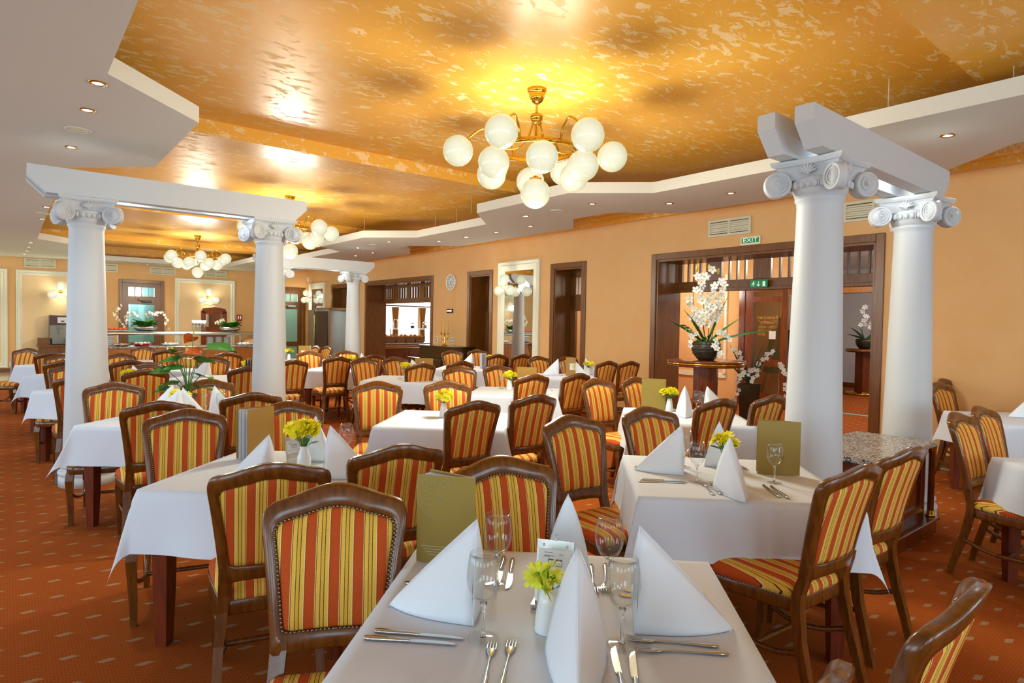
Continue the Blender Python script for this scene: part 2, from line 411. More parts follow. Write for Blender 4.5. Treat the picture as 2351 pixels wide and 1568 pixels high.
# floating white soffits (zig-zag plan)
ZS0, ZS1 = 3.12, 3.25
near = [(5.28, -4.9), (5.28, 2.35), (6.0, 3.05), (6.0, 4.72), (5.27, 5.42), (5.27, 7.3), (5.98, 8.02), (5.98, 10.2), (5.25, 10.95), (5.25, 12.95), (5.95, 13.6), (5.95, 17.0), (5.25, 17.7), (5.25, UB-.05)]
far = [(7.3, UB-.05), (7.3, 12.75), (6.55, 12.0), (6.55, 11.45), (7.28, 10.7), (7.28, 7.35), (6.62, 6.69), (6.62, 5.95), (7.35, 5.25), (7.35, 2.2), (6.6, 1.42), (6.6, -4.9)]
b = MB(); b.prism(near+far, ZS0, ZS1); struct('ceiling', b, M_soffit)
left = [(-5.4, -4.9), (.52, -4.9), (.52, 4.86), (1.22, 5.56), (1.22, 7.5), (.5, 8.2), (.5, 16.15), (1.2, 16.85), (1.2, 18.6), (1.6, 19.0), (1.6, 20.6), (5.25, 20.6), (5.25, UB-.05), (-5.4, UB-.05)]
b = MB(); b.prism(left, ZS0, ZS1); struct('ceiling', b, M_soffit)
# thin suspension wires of the soffits
wr = MB()
for v, u in ((5.5, 1.2), (5.5, 2.0), (5.6, 7.9), (6.2, 9.2), (6.2, 9.9), (5.5, 11.4), (.3, 16.4), (1.0, 17.1), (2.6, 20.7), (2.75, 20.7)):
    wr.tube([(v, u, ZS1-.01), (v, u, ZC)], .0035, 5)
o = struct('trim_5', wr, M_grill)

def wall_with_holes(axis, pos, thick, lo, hi, zt, holes, name, m=M_wall):
    b = MB(); cur = lo
    def add(a, c, z0, z1):
        if c-a < 1e-4 or z1-z0 < 1e-4: return
        if axis == 'v': b.box((pos, a, z0), (pos+thick, c, z1))
        else: b.box((a, pos, z0), (c, pos+thick, z1))
    for a, c, z0, z1 in sorted(holes):
        add(cur, a, 0, zt); add(a, c, 0, z0); add(a, c, z1, zt); cur = c
    add(cur, hi, 0, zt)
    return struct(name, b, m)
PORTAL = (3.06, 6.34, 0, 2.60); HATCH = (13.25, 16.80, 0, 2.60); D2 = (10.82, 11.57, 0, 2.60); D3 = (8.02, 8.77, 0, 2.60); D4 = (18.1, 19.25, 0, 2.60)
wall_with_holes('v', VW, .62, -5, UB+.3, 3.5, [PORTAL, HATCH, D2, D3, D4], 'wall_right')
B1 = (2.66, 3.66, 0, 2.56); B2 = (6.75, 8.06, 0, 2.58)
wall_with_holes('u', UB, .25, -5.5, VW, 3.5, [B1, B2], 'wall_back')
lw = [(u-1.05, u+1.05, .7, 2.75) for u in (-2.4, .9, 4.2, 7.5, 10.8, 14.1, 17.4)]
wall_with_holes('v', -5.75, .25, -5.2, UB+.3, 3.5, lw, 'wall_left')
wall_with_holes('u', -5.2, .2, -5.6, VW+.6, 3.5, [(v-1.05, v+1.05, .7, 2.75) for v in (-3.4, -.2, 3.0, 6.2)], 'wall_rear')
b = MB(); b.box((VW-.018, -5, 0), (VW+.01, 2.93, .125)); b.box((VW-.018, 6.47, 0), (VW+.01, 7.9, .125)); struct('baseboard_right', b, M_doorwood)
b = MB(); b.box((-5.5, UB-.018, 0), (2.5, UB+.01, .10)); struct('baseboard_back', b, M_doorwood)

# lobby behind the portal
b = MB(); b.box((11.3, 6.62, 0), (11.5, 9.6, 3.2)); b.box((8.8, 9.5, 0), (11.5, 9.7, 3.2)); b.box((11.3, 5.62, 2.3), (11.5, 6.62, 3.2)); struct('wall_lobby', b, M_wall)
b = MB(); b.box((13.2, 6.75, 0), (13.3, 8.7, 3.2)); struct('wall_lobby_screen', b, M_wall)
b = MB(); b.box((13.1, 6.5, 0), (13.32, 6.78, 3.1)); struct('trim_11', b, M_trimw)
b = MB(); b.box((17.2, -3, 0), (17.4, 9, 3.2)); b.box((11.4, 8.7, 0), (17.3, 8.9, 3.2)); b.box((8.8, -1.0, 0), (17.3, -.8, 3.2)); struct('wall_lobby_far', b, M_lobbyw)
b = MB(); b.box((17.16, -3, 0), (17.21, 9, .13)); struct('baseboard_lobby', b, M_redwood)
b = MB(); b.box((8.82, -3, 3.1), (17.4, 9.6, 3.2)); struct('ceiling', b, M_soffit)
b = MB(); b.box((11.1, -1, 2.15), (11.3, 5.6, 2.3)); struct('trim_6', b, M_doorwood)
# side rooms behind the hatch and narrow doors
b = MB(); b.box((14, 8.8, 0), (14.2, 20, 3.3)); b.box((8.8, 19.9, 0), (14.2, 20.1, 3.3)); struct('wall_side_room', b, M_panel)
b = MB(); b.box((8.82, 9.7, 3.2), (14.2, 20.1, 3.3)); struct('ceiling', b, M_soffit)
# backing of the two back doors
b = MB(); b.box((1.5, UB+1.8, 0), (8.3, UB+2.0, 3.2)); b.box((1.5, UB+.2, 3.0), (8.3, UB+2, 3.2)); b.box((5.2, UB+.2, 0), (5.3, UB+1.9, 3.1)); struct('wall_service_room', b, M_backlit)

# windows of the unseen sides, built because the mirrors look at them
k = 0
for u in (-2.4, .9, 4.2, 7.5, 10.8, 14.1, 17.4):
    k += 1
    b = MB(); d = -5.55
    for a, c, z0, z1 in ((-1.05, -.97, .7, 2.75), (.97, 1.05, .7, 2.75), (-1.05, 1.05, .7, .78), (-1.05, 1.05, 2.67, 2.75), (-.03, .03, .7, 2.75)):
        b.box((d-.05, u+a, z0), (d+.05, u+c, z1))
    o = struct('window_%d' % k, b, M_trimw)

# ------------------------------------------------------------------ openings in the right wall
def rail_box(b, v0, v1, u0, u1, z0, z1, bev=.004): b.box((v0, u0, z0), (v1, u1, z1), bev=bev)
def casing(parent, hole, wdt=.10, out=.025, deep=.61):
    u0, u1, _, z1 = hole
    for n, (a, c, za, zb) in (('casing', (u0-wdt, u0, 0, z1+wdt)), ('casing', (u1, u1+wdt, 0, z1+wdt)), ('casing', (u0, u1, z1, z1+wdt))):
        b = MB(); b.box((VW-out, a, za), (VW+.02, c, zb), bev=.006); struct(n, b, M_doorwood, parent=parent)
    for n, (a, c, za, zb) in (('jamb', (u0-.01, u0+.03, 0, z1)), ('jamb', (u1-.03, u1+.01, 0, z1)), ('jamb', (u0, u1, z1-.03, z1+.01))):
        b = MB(); b.box((VW, a, za), (VW+deep, c, zb)); struct(n, b, M_doorwood, parent=parent)
def transom(parent, u0, u1, z0, z1, v, lights, nb=3, za=2.27, zb=2.58):
    b = MB(); rail_box(b, v, v+.06, u0, u1, z0, za); rail_box(b, v, v+.06, u0, u1, zb, z1)
    lights = sorted(lights); edges = [u0]+[e for l in lights for e in l]+[u1]
    for i in range(0, len(edges), 2): rail_box(b, v, v+.06, edges[i], edges[i+1], za, zb)
    rail_box(b, v-.03, v+.09, u0, u1, z0, z0+.05)
    struct('transom', b, M_doorwood, parent=parent)
    for a, c in lights:
        for i in range(nb+1):
            p0 = a+(c-a)*i/(nb+1); p1 = a+(c-a)*(i+1)/(nb+1)
            g = MB(); g.box((v+.025, p0+.01, za), (v+.031, p1-.01, zb)); struct('pane', g, M_pane, parent=parent)
            if i: 
                g = MB(); g.box((v+.005, p0-.012, za), (v+.055, p0+.012, zb)); struct('glazing_bar', g, M_doorwood, parent=parent)

d1 = sempty('door_1')                                        # wide glazed portal to the lobby
casing(d1, PORTAL)
transom(d1, PORTAL[0], PORTAL[1], 2.10, 2.60, 8.76, [(5.80, 6.25), (4.98, 5.52), (4.16, 4.70), (3.22, 3.76)])
d2 = sempty('door_2'); casing(d2, HATCH)                     # serving hatch to the side room
transom(d2, HATCH[0], HATCH[1], 2.06, 2.60, 8.74, [(16.2, 16.7), (15.45, 16.0), (14.7, 15.25), (13.95, 14.5), (13.3, 13.75)], nb=3, za=2.2, zb=2.5)
for i, (hole, nm) in enumerate(((D2, 'door_3'), (D3, 'door_4'))):
    d = sempty(nm); casing(d, hole); st = .17 if i else .12
    u0, u1 = hole[0], hole[1]
    b = MB(); v = 8.62
    rail_box(b, v, v+.05, u0, u1, 2.45, 2.6); rail_box(b, v, v+.05, u0, u1, 1.80, 2.12); rail_box(b, v, v+.05, u1-st, u1, 0, 2.6); rail_box(b, v, v+.05, u0, u0+.03, 0, 2.6)
    rail_box(b, v, v+.05, u0, u1, 0, .25)
    struct('door_leaf', b, M_doorwood, parent=d)
    for j, (z0, z1) in enumerate(((2.12, 2.45), (.25, 1.8))):
        g = MB(); g.box((v+.02, u0+.03, z0), (v+.026, u1-st, z1)); struct('pane', g, M_pane if i else M_doorwood, parent=d)
        if j == 0:
            g = MB(); g.box((v, u1-st-.07, z0), (v+.05, u1-st-.05, z1)); struct('glazing_bar', g, M_doorwood, parent=d)
d = sempty('door_5'); casing(d, D4)                          # dark opening behind the drinks cooler
b = MB(); rail_box(b, 8.5, 8.56, D4[0], D4[1], 0, 2.6); struct('door_leaf', b, M_doorwood, parent=d)

# back wall doors with frosted glass
def back_door(nm, hole, m_pane, glaz):
    d = sempty(nm); v0, v1 = hole[0], hole[1]; u = UB-.02
    for a, c, z0, z1 in ((v0-.09, v0, 0, 2.66), (v1, v1+.09, 0, 2.66), (v0, v1, 2.56, 2.66)):
        b = MB(); b.box((a, u-.02, z0), (c, u+.05, z1), bev=.006); struct('casing', b, M_doorwood, parent=d)
    b = MB(); U0, U1 = UB+.04, UB+.1
    sv = .16
    b.box((v0, U0, 0), (v0+sv, U1, 2.56)); b.box((v1-sv, U0, 0), (v1, U1, 2.56)); b.box((v0+sv, U0, 2.44), (v1-sv, U1, 2.56))
    b.box((v0+sv, U0, 1.92), (v1-sv, U1, 2.17)); b.box((v0+sv, U0, .62), (v1-sv, U1, .78)); b.box((v0+sv, U0, 0), (v1-sv, U1, .18))
    struct('door_leaf', b, M_doorwood, parent=d)
    for j in range(4):
        a = v0+sv+(v1-v0-2*sv)*j/4; c = v0+sv+(v1-v0-2*sv)*(j+1)/4
        g = MB(); g.box((a+.012, U0+.02, 2.17), (c-.012, U0+.03, 2.44)); struct('pane', g, m_pane, parent=d)
        if j:
            g = MB(); g.box((a-.012, U0, 2.17), (a+.012, U1, 2.44)); struct('glazing_bar', g, M_doorwood, parent=d)
    for z0, z1 in ((.78, 1.92), (.18, .62)):
        g = MB(); g.box((v0+sv, U0+.02, z0), (v1-sv, U0+.03, z1)); struct('pane', g, m_pane, parent=d)
    c = MB(); c.box((v1-sv-.34, U0-.06, 1.98), (v1-sv-.08, U0, 2.05), bev=.006); c.tube([(v1-sv-.2, U0-.05, 1.99), (v1-sv-.45, U0-.08, 2.06), (v0+sv+.25, U0-.01, 2.1)], .009)
    struct('door_closer', c, M_black if glaz else M_chrome, parent=d)
    h = MB(); h.tube([(v0+.09, U0, 1.05), (v0+.09, U0-.05, 1.05), (v0+.2, U0-.05, 1.05)], .009); struct('door_handle', h, M_brass, parent=d)
back_door('door_6', B1, M_pane, True); back_door('door_7', B2, M_frost, False)

# inner glass leaf of the restaurant entrance, at the far side of the vestibule
d8 = sempty('door_8'); v = 11.27; L0, L1 = 5.70, 6.55
b = MB()
for a, c, z0, z1 in ((L0, L0+.12, 0, 2.28), (L1-.16, L1, 0, 2.28), (L0+.12, L1-.16, 2.02, 2.13), (L0+.12, L1-.16, .79, .93), (L0+.12, L1-.16, 0, .27), (L0+.12, L1-.16, 2.22, 2.28)): b.box((v, a, z0), (v+.05, c, z1))
struct('door_leaf', b, M_redwood, parent=d8)
for z0, z1 in ((.93, 2.02), (.27, .79), (2.13, 2.22)):
    g = MB(); g.box((v+.02, L0+.12, z0), (v+.026, L1-.16, z1)); struct('pane', g, M_pane, parent=d8)
b = MB(); b.box((v-.02, L1, 0), (v+.1, L1+.12, 2.3)); struct('door_post', b, M_redwood, parent=d8)
g = MB(); g.box((v+.012, 5.92, 1.32), (v+.018, 6.05, 1.47)); struct('notice', g, M_paper, parent=d8)
def text(body, size, m, name='lettering', parent=None, extr=.001, align='CENTER'):
    cu = bpy.data.curves.new(name, 'FONT'); cu.body = body; cu.size = size; cu.align_x = align; cu.align_y = 'CENTER'; cu.extrude = extr
    o = bpy.data.objects.new(name, cu); C.objects.link(o)
    dg = bpy.context.evaluated_depsgraph_get(); me = bpy.data.meshes.new_from_object(o.evaluated_get(dg)); bpy.data.objects.remove(o)
    me.materials.clear(); me.materials.append(m)
    r = bpy.data.objects.new(name, me); C.objects.link(r)
    if parent is not None: r.parent = parent
    return r
# lettering applied to the lobby side of the glass, so it reads backwards from inside
for i, (s, sz) in enumerate((('Restaurant', .098), ('\u201cGoethe\u201d', .098), ('7.00 - 10.00', .072), ('11.30 - 14.30', .072), ('17.30 - 20.30', .072))):
    t = text(s, sz, M_goldtext, 'lettering', d8)
    # glyph x -> +u ... seen from -v the text must be mirrored: x axis points to +u (image left)
    t.matrix_local = Matrix(((0, 0, 1, v+.032), (1, 0, 0, 6.10), (0, 1, 0, (1.73, 1.64, 1.545, 1.475, 1.405)[i]), (0, 0, 0, 1)))

# ------------------------------------------------------------------ framed panels, mirrors
def frame_panel(nm, axis, a0, a1, z0, z1, fw=.13, inner=M_panel, kind_mirror=False, label=None):
    root = sempty(nm) if not kind_mirror else wthing('wall_mirror', label, 'mirror')
    prof = [(0, .0), (0, .045), (.02, .055), (.035, .035), (.065, .03), (.085, .045), (.1, .03), (fw, .018), (fw, 0)]
    def pt(off, d, ca, cz, sa, sz):
        a = ca+sa*off; z = cz+sz*off
        return (VW-d, a, z) if axis == 'v' else (a, UB-d, z)
    corners = [(a0, z0, 1, 1), (a1, z0, -1, 1), (a1, z1, -1, -1), (a0, z1, 1, -1)]
    for i in range(4):
        p, q = corners[i], corners[(i+1) % 4]
        b = MB(); b.loft([[pt(o_, d_, *p) for o_, d_ in prof], [pt(o_, d_, *q) for o_, d_ in prof]], True, True, 0, False)
        o = obj('frame_moulding', b, M_trimw, root)
    g = MB(); e = fw
    if axis == 'v': g.box((VW-.016, a0+e-.005, z0+e-.005), (VW+.005, a1-e+.005, z1-e+.005))
    else: g.box((a0+e-.005, UB-.016, z0+e-.005), (a1-e+.005, UB+.005, z1-e+.005))
    obj('mirror_glass' if kind_mirror else 'panel', g, inner, root)
    return root
frame_panel('trim_7', 'u', -1.6, .02, .12, 2.78)
frame_panel('trim_8', 'u', .20, 2.02, .12, 2.78)
frame_panel('trim_9', 'u', 4.05, 5.80, .5, 2.78)
frame_panel('', 'v', 9.17, 10.49, .12, 2.83, .2, M_mirror, True, 'tall wall mirror in a white moulded frame between the two narrow doors')
frame_panel('', 'v', 19.85, 21.2, .12, 2.80, .2, M_mirror, True, 'narrow white framed wall mirror in the far corner beside the drinks cooler')
b = MB(); b.box((11.26, 6.95, .55), (11.3, 7.0, 2.6)); b.box((11.26, 6.95, .5), (11.3, 9.3, .6)); struct('trim_10', b, M_trimw)

# ------------------------------------------------------------------ ventilation grilles
def vent(a0, a1, z0, z1, axis, label, half=True):
    t = wthing('air_vent', label, 'air vent', group='air vents above the doors')
    def P(lo, hi):
        (a, z, d0), (c, zz, d1) = lo, hi
        return ((VW-d1, a, z), (VW-d0, c, zz)) if axis == 'v' else ((a, UB-d1, z), (c, UB-d0, zz))
    b = MB(); e = .035
    for q in (((a0, z0, 0), (a1, z0+e, .03)), ((a0, z1-e, 0), (a1, z1, .03)), ((a0, z0+e, 0), (a0+e, z1-e, .03)), ((a1-e, z0+e, 0), (a1, z1-e, .03)), (((a0+a1)/2-e/2, z0+e, 0), ((a0+a1)/2+e/2, z1-e, .03))): b.box(*P(*q))
    obj('frame', b, M_grill, t)
    b = MB(); b.box(*P((a0+e, z0+e, -.002), (a1-e, z1-e, .004))); obj('backing', b, M_dark, t)
    ns = 6; hh = z1-z0-2*e-.02; me = None
    for s0, s1 in ((a0+e, (a0+a1)/2-e/2), ((a0+a1)/2+e/2, a1-e)):
        for i in range(ns):
            z = z0+e+.012+hh*i/ns
            b = MB(); b.box(*P((s0, z, .006), (s1, z+hh/ns*.86, .018+.008*(i % 2)))); obj('slat', b, M_grill, t)
vent(4.70, 5.39, 2.87, 3.12, 'v', 'cream air vent high on the wall above the exit sign')
vent(2.75, 3.45, 2.87, 3.12, 'v', 'cream air vent high on the wall between the two right hand columns')
vent(.38, 1.07, 2.86, 3.10, 'u', 'cream air vent above the framed wall panel with the drinks machine')
vent(1.86, 2.55, 2.85, 3.08, 'u', 'cream air vent at the left of the pale blue glazed door')
vent(3.37, 4.06, 2.85, 3.07, 'u', 'cream air vent just right of the pale blue glazed door')
vent(4.88, 5.56, 2.86, 3.07, 'u', 'cream air vent over the framed panel behind the far chandelier')

# ------------------------------------------------------------------ columns
def make_column(label):
    t = wthing('column', label, 'column', group='white ionic columns')
    b = MB()
    b.lathe([(0, 0), (.222, 0), (.222, .085), (.212, .09), (.224, .105), (.228, .122), (.222, .14), (.206, .146), (.2, .156), (.2, .165), (.212, .172), (.217, .186), (.212, .2), (.199, .206)], 40)
    obj('base', b, M_white, t)
    b = MB(); prof = [(.201, .2), (.192, .225), (.188, .27), (.183, .45), (.172, .8), (.160, 1.25), (.149, 1.7), (.140, 2.1), (.1355, 2.30), (.139, 2.335), (.148, 2.345), (.148, 2.36), (.139, 2.366)]
    b.lathe(prof, 40); obj('shaft', b, M_white, t)
    cap = MB(); cap.lathe([(.135, 2.36), (.15, 2.372), (.16, 2.40), (.172, 2.45), (.175, 2.47), (.16, 2.48)], 40)
    # abacus with concave sides
    def aba(h, z):
        pts = []
        for k in range(4):
            a = k*PI/2
            for i in range(9):
                s = -1+2*i/9
                x = s*h; y = -h+.032*(1-s*s)
                pts.append((x*math.cos(a)-y*math.sin(a), x*math.sin(a)+y*math.cos(a), z))
        return pts
    cap.loft([aba(.17, 2.47), aba(.185, 2.535), aba(.196, 2.55), aba(.21, 2.556), aba(.222, 2.572), aba(.222, 2.588), aba(.215, 2.592)], True, True, 0, False)
    capo = obj('capital', cap, M_white, t)
    # volutes: two discs back to back on every corner, with a raised spiral
    vm = MB(); n = 20
    def disc(r, y): return [(r*math.cos(2*PI*j/n), y, r*math.sin(2*PI*j/n)) for j in range(n)]
    vm.loft([disc(.05, .05), disc(.07, .035), disc(.080, .0), disc(.082, -.02), disc(.078, -.03), disc(.066, -.032), disc(.062, -.024)], True, True)
    sp = []
    for i in range(64):
        a = i/63*2.6*2*PI; r = .068*(1-.80*i/63)
        sp.append((r*math.cos(a+PI/2), -.027, r*math.sin(a+PI/2)))
    vm.tube(sp, [.0065-.0035*i/63 for i in range(64)], 6)
    vm.sphere((0, -.026, 0), .014, 10, 6)
    vme = vm.mesh('volute', [M_white])
    sh = MB()
    for i in range(7):
        a = PI/2+(i-3)*.42; L = .052
        sh.tube([(0, 0, 0), (.6*L*math.cos(a), -.008, .6*L*math.sin(a)), (L*math.cos(a), -.004, L*math.sin(a))], [.004, .008, .006], 6)
    sh.sphere((0, -.004, -.004), .012, 8, 6); shm = sh.mesh('palmette', [M_white])
    eg = MB()
    for i in range(5):
        x = (i-2)*.042
        eg.sphere((x, .004*abs(i-2)**1.5, 0), .019, 10, 8, sq=(.9, .7, 1.3))
        if i < 4: eg.tube([(x+.021, .004, .02), (x+.021, .004, -.024)], .0045, 5)
    egm = eg.mesh('egg_moulding', [M_white])
    for k in range(4):
        a = k*PI/2; ca, sa = math.cos(a), math.sin(a)
        for s in (-1, 1):
            x, y = s*.178, -.196
            o = obj('volute', vme, None, capo, (x*ca-y*sa, x*sa+y*ca, 2.445), a-s*.5)
        y = -.172
        obj('palmette', shm, None, capo, (-y*sa, y*ca, 2.50), a)
        obj('egg_moulding', egm, None, capo, (.168*sa, -.168*ca, 2.435), a)
    return t
COLS = [(.57, 6.85, 'white ionic column nearest the left wall, its base clear of the tables'), (2.20, 6.85, 'white ionic column right of the big beam over the anthurium, in front of a chandelier'),
        (4.04, 1.85, 'thickest looking white column, rising behind the beige menu'), (5.69, 1.85, 'white column at the far end of the granite divider'),
        (4.22, 12.62, 'distant white column half hidden behind the left centre column'), (5.84, 12.62, 'distant white column beside the drinks cooler and serving hatch')]
c0 = make_column(COLS[0][2]); c0.location = wp(COLS[0][0], COLS[0][1])
for v, u, l in COLS[1:]: dup(c0, wp(v, u), PI/4, l)

def beam(v0, v1, u, label):
    b = MB(); z0, z1 = 2.595, 2.82; c = .13
    prof = [(v0, z1), (v0, z1-.095), (v0+c, z0), (v1-c, z0), (v1, z1-.095), (v1, z1)]
    b.loft([[(v, u, z) for v, z in prof], [(v, u+.11, z) for v, z in prof]], True, True, 0, False)
    o = obj('beam', b, M_white, None, None, PI/4); tag(o, label, 'beam', 'twin white beams on the columns')
    return o
for nm, v0, v1, u in (('left front pair of columns', .14, 2.54, 6.68), ('divider columns on the right', 3.56, 5.92, 1.68), ('distant pair of columns', 3.78, 6.25, 12.45)):
    beam(v0, v1, u, 'white chamfered beam on the %s, nearer of two' % nm)
    beam(v0, v1, u+.23, 'white chamfered beam on the %s, further of two' % nm)
    t = wthing('beam_spotlight', 'small recessed spotlight between the beams over the %s' % nm, 'spotlight', (v0+v1)/2, u+.17, 2.70)
    b = MB(); b.box((-(v1-v0)/2+.35, -.06, .0), ((v1-v0)/2-.35, .06, .03)); obj('housing', b, M_white, t)
    b = MB(); b.lathe([(0, -.008), (.028, -.008), (.03, 0)], 16); obj('lamp', b, M_lampon, t)
    for dv in (-.45, .45):
        light('beam_spot', 'POINT', wp((v0+v1)/2+dv, u+.17, 2.62), 2.5, (.93, .97, 1.0), .03)

# granite topped divider between the right hand columns
t = wthing('granite_divider', 'low dark wood divider with a speckled granite top between the two right columns', 'divider', 4.86, 1.85)
b = MB(); b.box((-.58, -.29, .655), (.60, .29, .69), bev=.005); obj('granite_top', b, M_granite, t)
b = MB(); b.box((-.56, -.23, .12), (.54, .23, .655)); obj('body', b, M_redwood, t)
b = MB(); b.box((-.57, -.30, 0), (.585, .30, .10)); b.box((-.58, -.32, .10), (.60, .32, .125), bev=.006); obj('plinth', b, M_redwood, t)
for x0, x1 in ((-.55, -.02), (.06, .44)):
    b = MB()
    for q in (((x0, -.245, .18), (x1, -.23, .22)), ((x0, -.245, .58), (x1, -.23, .62)), ((x0, -.245, .22), (x0+.04, -.23, .58)), ((x1-.04, -.245, .22), (x1, -.23, .58))): b.box(*q)
    obj('panel_moulding', b, M_redwood, t)
for y in (-.265, .265):
    b = MB(); b.lathe([(.022, .16), (.022, .61)], 14); o = obj('corner_post', b, M_redwood, t, (.56, y, 0))
    b = MB(); b.lathe([(0, .125), (.032, .125), (.03, .14), (.026, .145), (.026, .165), (.022, .17)], 14); obj('brass_cap', b, M_brass, o); b = MB(); b.lathe([(.022, .6), (.027, .605), (.027, .63), (.03, .655)], 14); obj('brass_cap', b, M_brass, o)

# ------------------------------------------------------------------ chandeliers, sconces, downlights
GL = MB(); GL.sphere((0, 0, 0), .13, 24, 16); GLM = GL.mesh('glass_globe', [M_globe])
def make_chandelier(label):
    t = thing('chandelier', label, 'chandelier', group='brass globe chandeliers')
    b = MB(); b.lathe([(0, 3.55), (.085, 3.55), (.08, 3.525), (.06, 3.50), (.068, 3.49), (.05, 3.45), (.02, 3.425), (.012, 3.42)], 20); obj('canopy', b, M_brass, t)
    b = MB(); b.tube([(0, 0, 3.43), (0, 0, 2.87)], .011, 10); obj('rod', b, M_brass, t)
    b = MB(); b.lathe([(0, 3.335), (.05, 3.335), (.055, 3.32), (.05, 3.29), (.035, 3.275), (.05, 3.26), (.03, 3.25), (0, 3.25)], 20); obj('hub', b, M_brass, t)
    b = MB(); b.lathe([(.33, 3.01), (.345, 3.01), (.345, 3.05), (.33, 3.05), (.33, 3.01)], 48); obj('ring', b, M_brass, t)
    for k in range(4):
        a = k*PI/2+.3; c_, s_ = math.cos(a), math.sin(a); b = MB()
        b.tube([(r*c_, r*s_, z) for r, z in catmull([(.03, 3.27), (.05, 3.2), (.09, 3.1), (.2, 3.03), (.335, 3.03)], 4)], .008, 8); obj('spoke', b, M_brass, t)
    cupm = MB(); cupm.lathe([(0, .145), (.02, .14), (.025, .125), (.05, .12), (.056, .112), (.056, .095), (.05, .09)], 16); cupm = cupm.mesh('gallery_cup', [M_brass])
    for k in range(6):
        a = k*PI/3+.18; c_, s_ = math.cos(a), math.sin(a)
        b = MB(); b.tube([(r*c_, r*s_, z) for r, z in catmull([(.34, 3.04), (.36, 3.13), (.43, 3.2), (.5, 3.18), (.575, 3.12)], 5)], .010, 8)
        arm = obj('arm', b, M_brass, t); obj('glass_globe', GLM, None, arm, (.67*c_, .67*s_, 3.0))
        obj('gallery_cup', cupm, None, arm, (.67*c_, .67*s_, 3.0), (0, -.7, a))
        a = k*PI/3+.18+PI/6; c_, s_ = math.cos(a), math.sin(a)
        b = MB(); b.tube([(r*c_, r*s_, z) for r, z in catmull([(.34, 3.02), (.40, 3.055), (.43, 3.03), (.43, 2.99)], 4)], .009, 8)
        arm = obj('arm', b, M_brass, t); obj('glass_globe', GLM, None, arm, (.43*c_, .43*s_, 2.86)); obj('gallery_cup', cupm, None, arm, (.43*c_, .43*s_, 2.86))
    obj('gallery_cup', cupm, None, t, (0, 0, 2.67)); obj('glass_globe', GLM, None, t, (0, 0, 2.66))
    return t
CH = [(3.55, 4.06, 'brass chandelier with opal globes, the large one nearest in the room'), (3.60, 10.2, 'brass globe chandelier partly hidden by the left centre column'), (3.62, 16.6, 'far brass globe chandelier above the buffet counter')]
ch0 = None
for v, u, l in CH:
    if ch0 is None: ch0 = make_chandelier(l); ch0.location = wp(v, u)
    else: dup(ch0, wp(v, u), .25*u, l)
    light('chandelier_light', 'POINT', wp(v, u, 2.50), CHAND_W, (1, 1.0, .84), .3)
def sconce(loc, rz, label, s=1.0, dist=.22):
    t = thing('wall_sconce', label, 'wall lamp', loc, rz, 'triple globe wall lamps')     # local -y points into the room
    b = MB(); b.sphere((0, -.02, 0), .05, 12, 8, sq=(1, .5, 1)); b.tube([(0, 0, 0), (0, -dist*.6, 0)], .012); obj('wall_plate', b, M_brass, t)
    for x, z in ((0, .15), (-.19, -.09), (.19, -.09)):
        b = MB(); b.tube(catmull([(0, -dist*.6, 0), (x*.5, -dist*.8, z*.4+.05), (x, -dist, z+.12*s)], 4), .008); arm = obj('arm', b, M_brass, t)
        o = obj('glass_globe', GLM, None, arm, (x, -dist, z)); o.scale = (.95*s, .95*s, .95*s)
    light('sconce_light', 'POINT', Vector(loc)+Matrix.Rotation(rz, 3, 'Z') @ Vector((0, -.30, .02)), SCONCE_W, (1, .96, .76), .12)
sconce(wp(1.18, UB-.02, 2.22), PI/4, 'triple globe wall lamp above the drinks machine')
sconce(wp(4.97, UB-.02, 2.22), PI/4, 'triple globe wall lamp in the framed panel behind the buffet')
sconce(wp(-.9, UB-.02, 2.22), PI/4, 'triple globe wall lamp on the leftmost framed panel, out past the column')
sconce(wp(VW-.02, 10.02, 2.30), PI/4-PI/2, 'triple globe wall lamp mounted on the tall wall mirror', .85)
sconce(wp(VW-.02, 20.95, 2.32), PI/4-PI/2, 'triple globe wall lamp on the far corner mirror', .85)

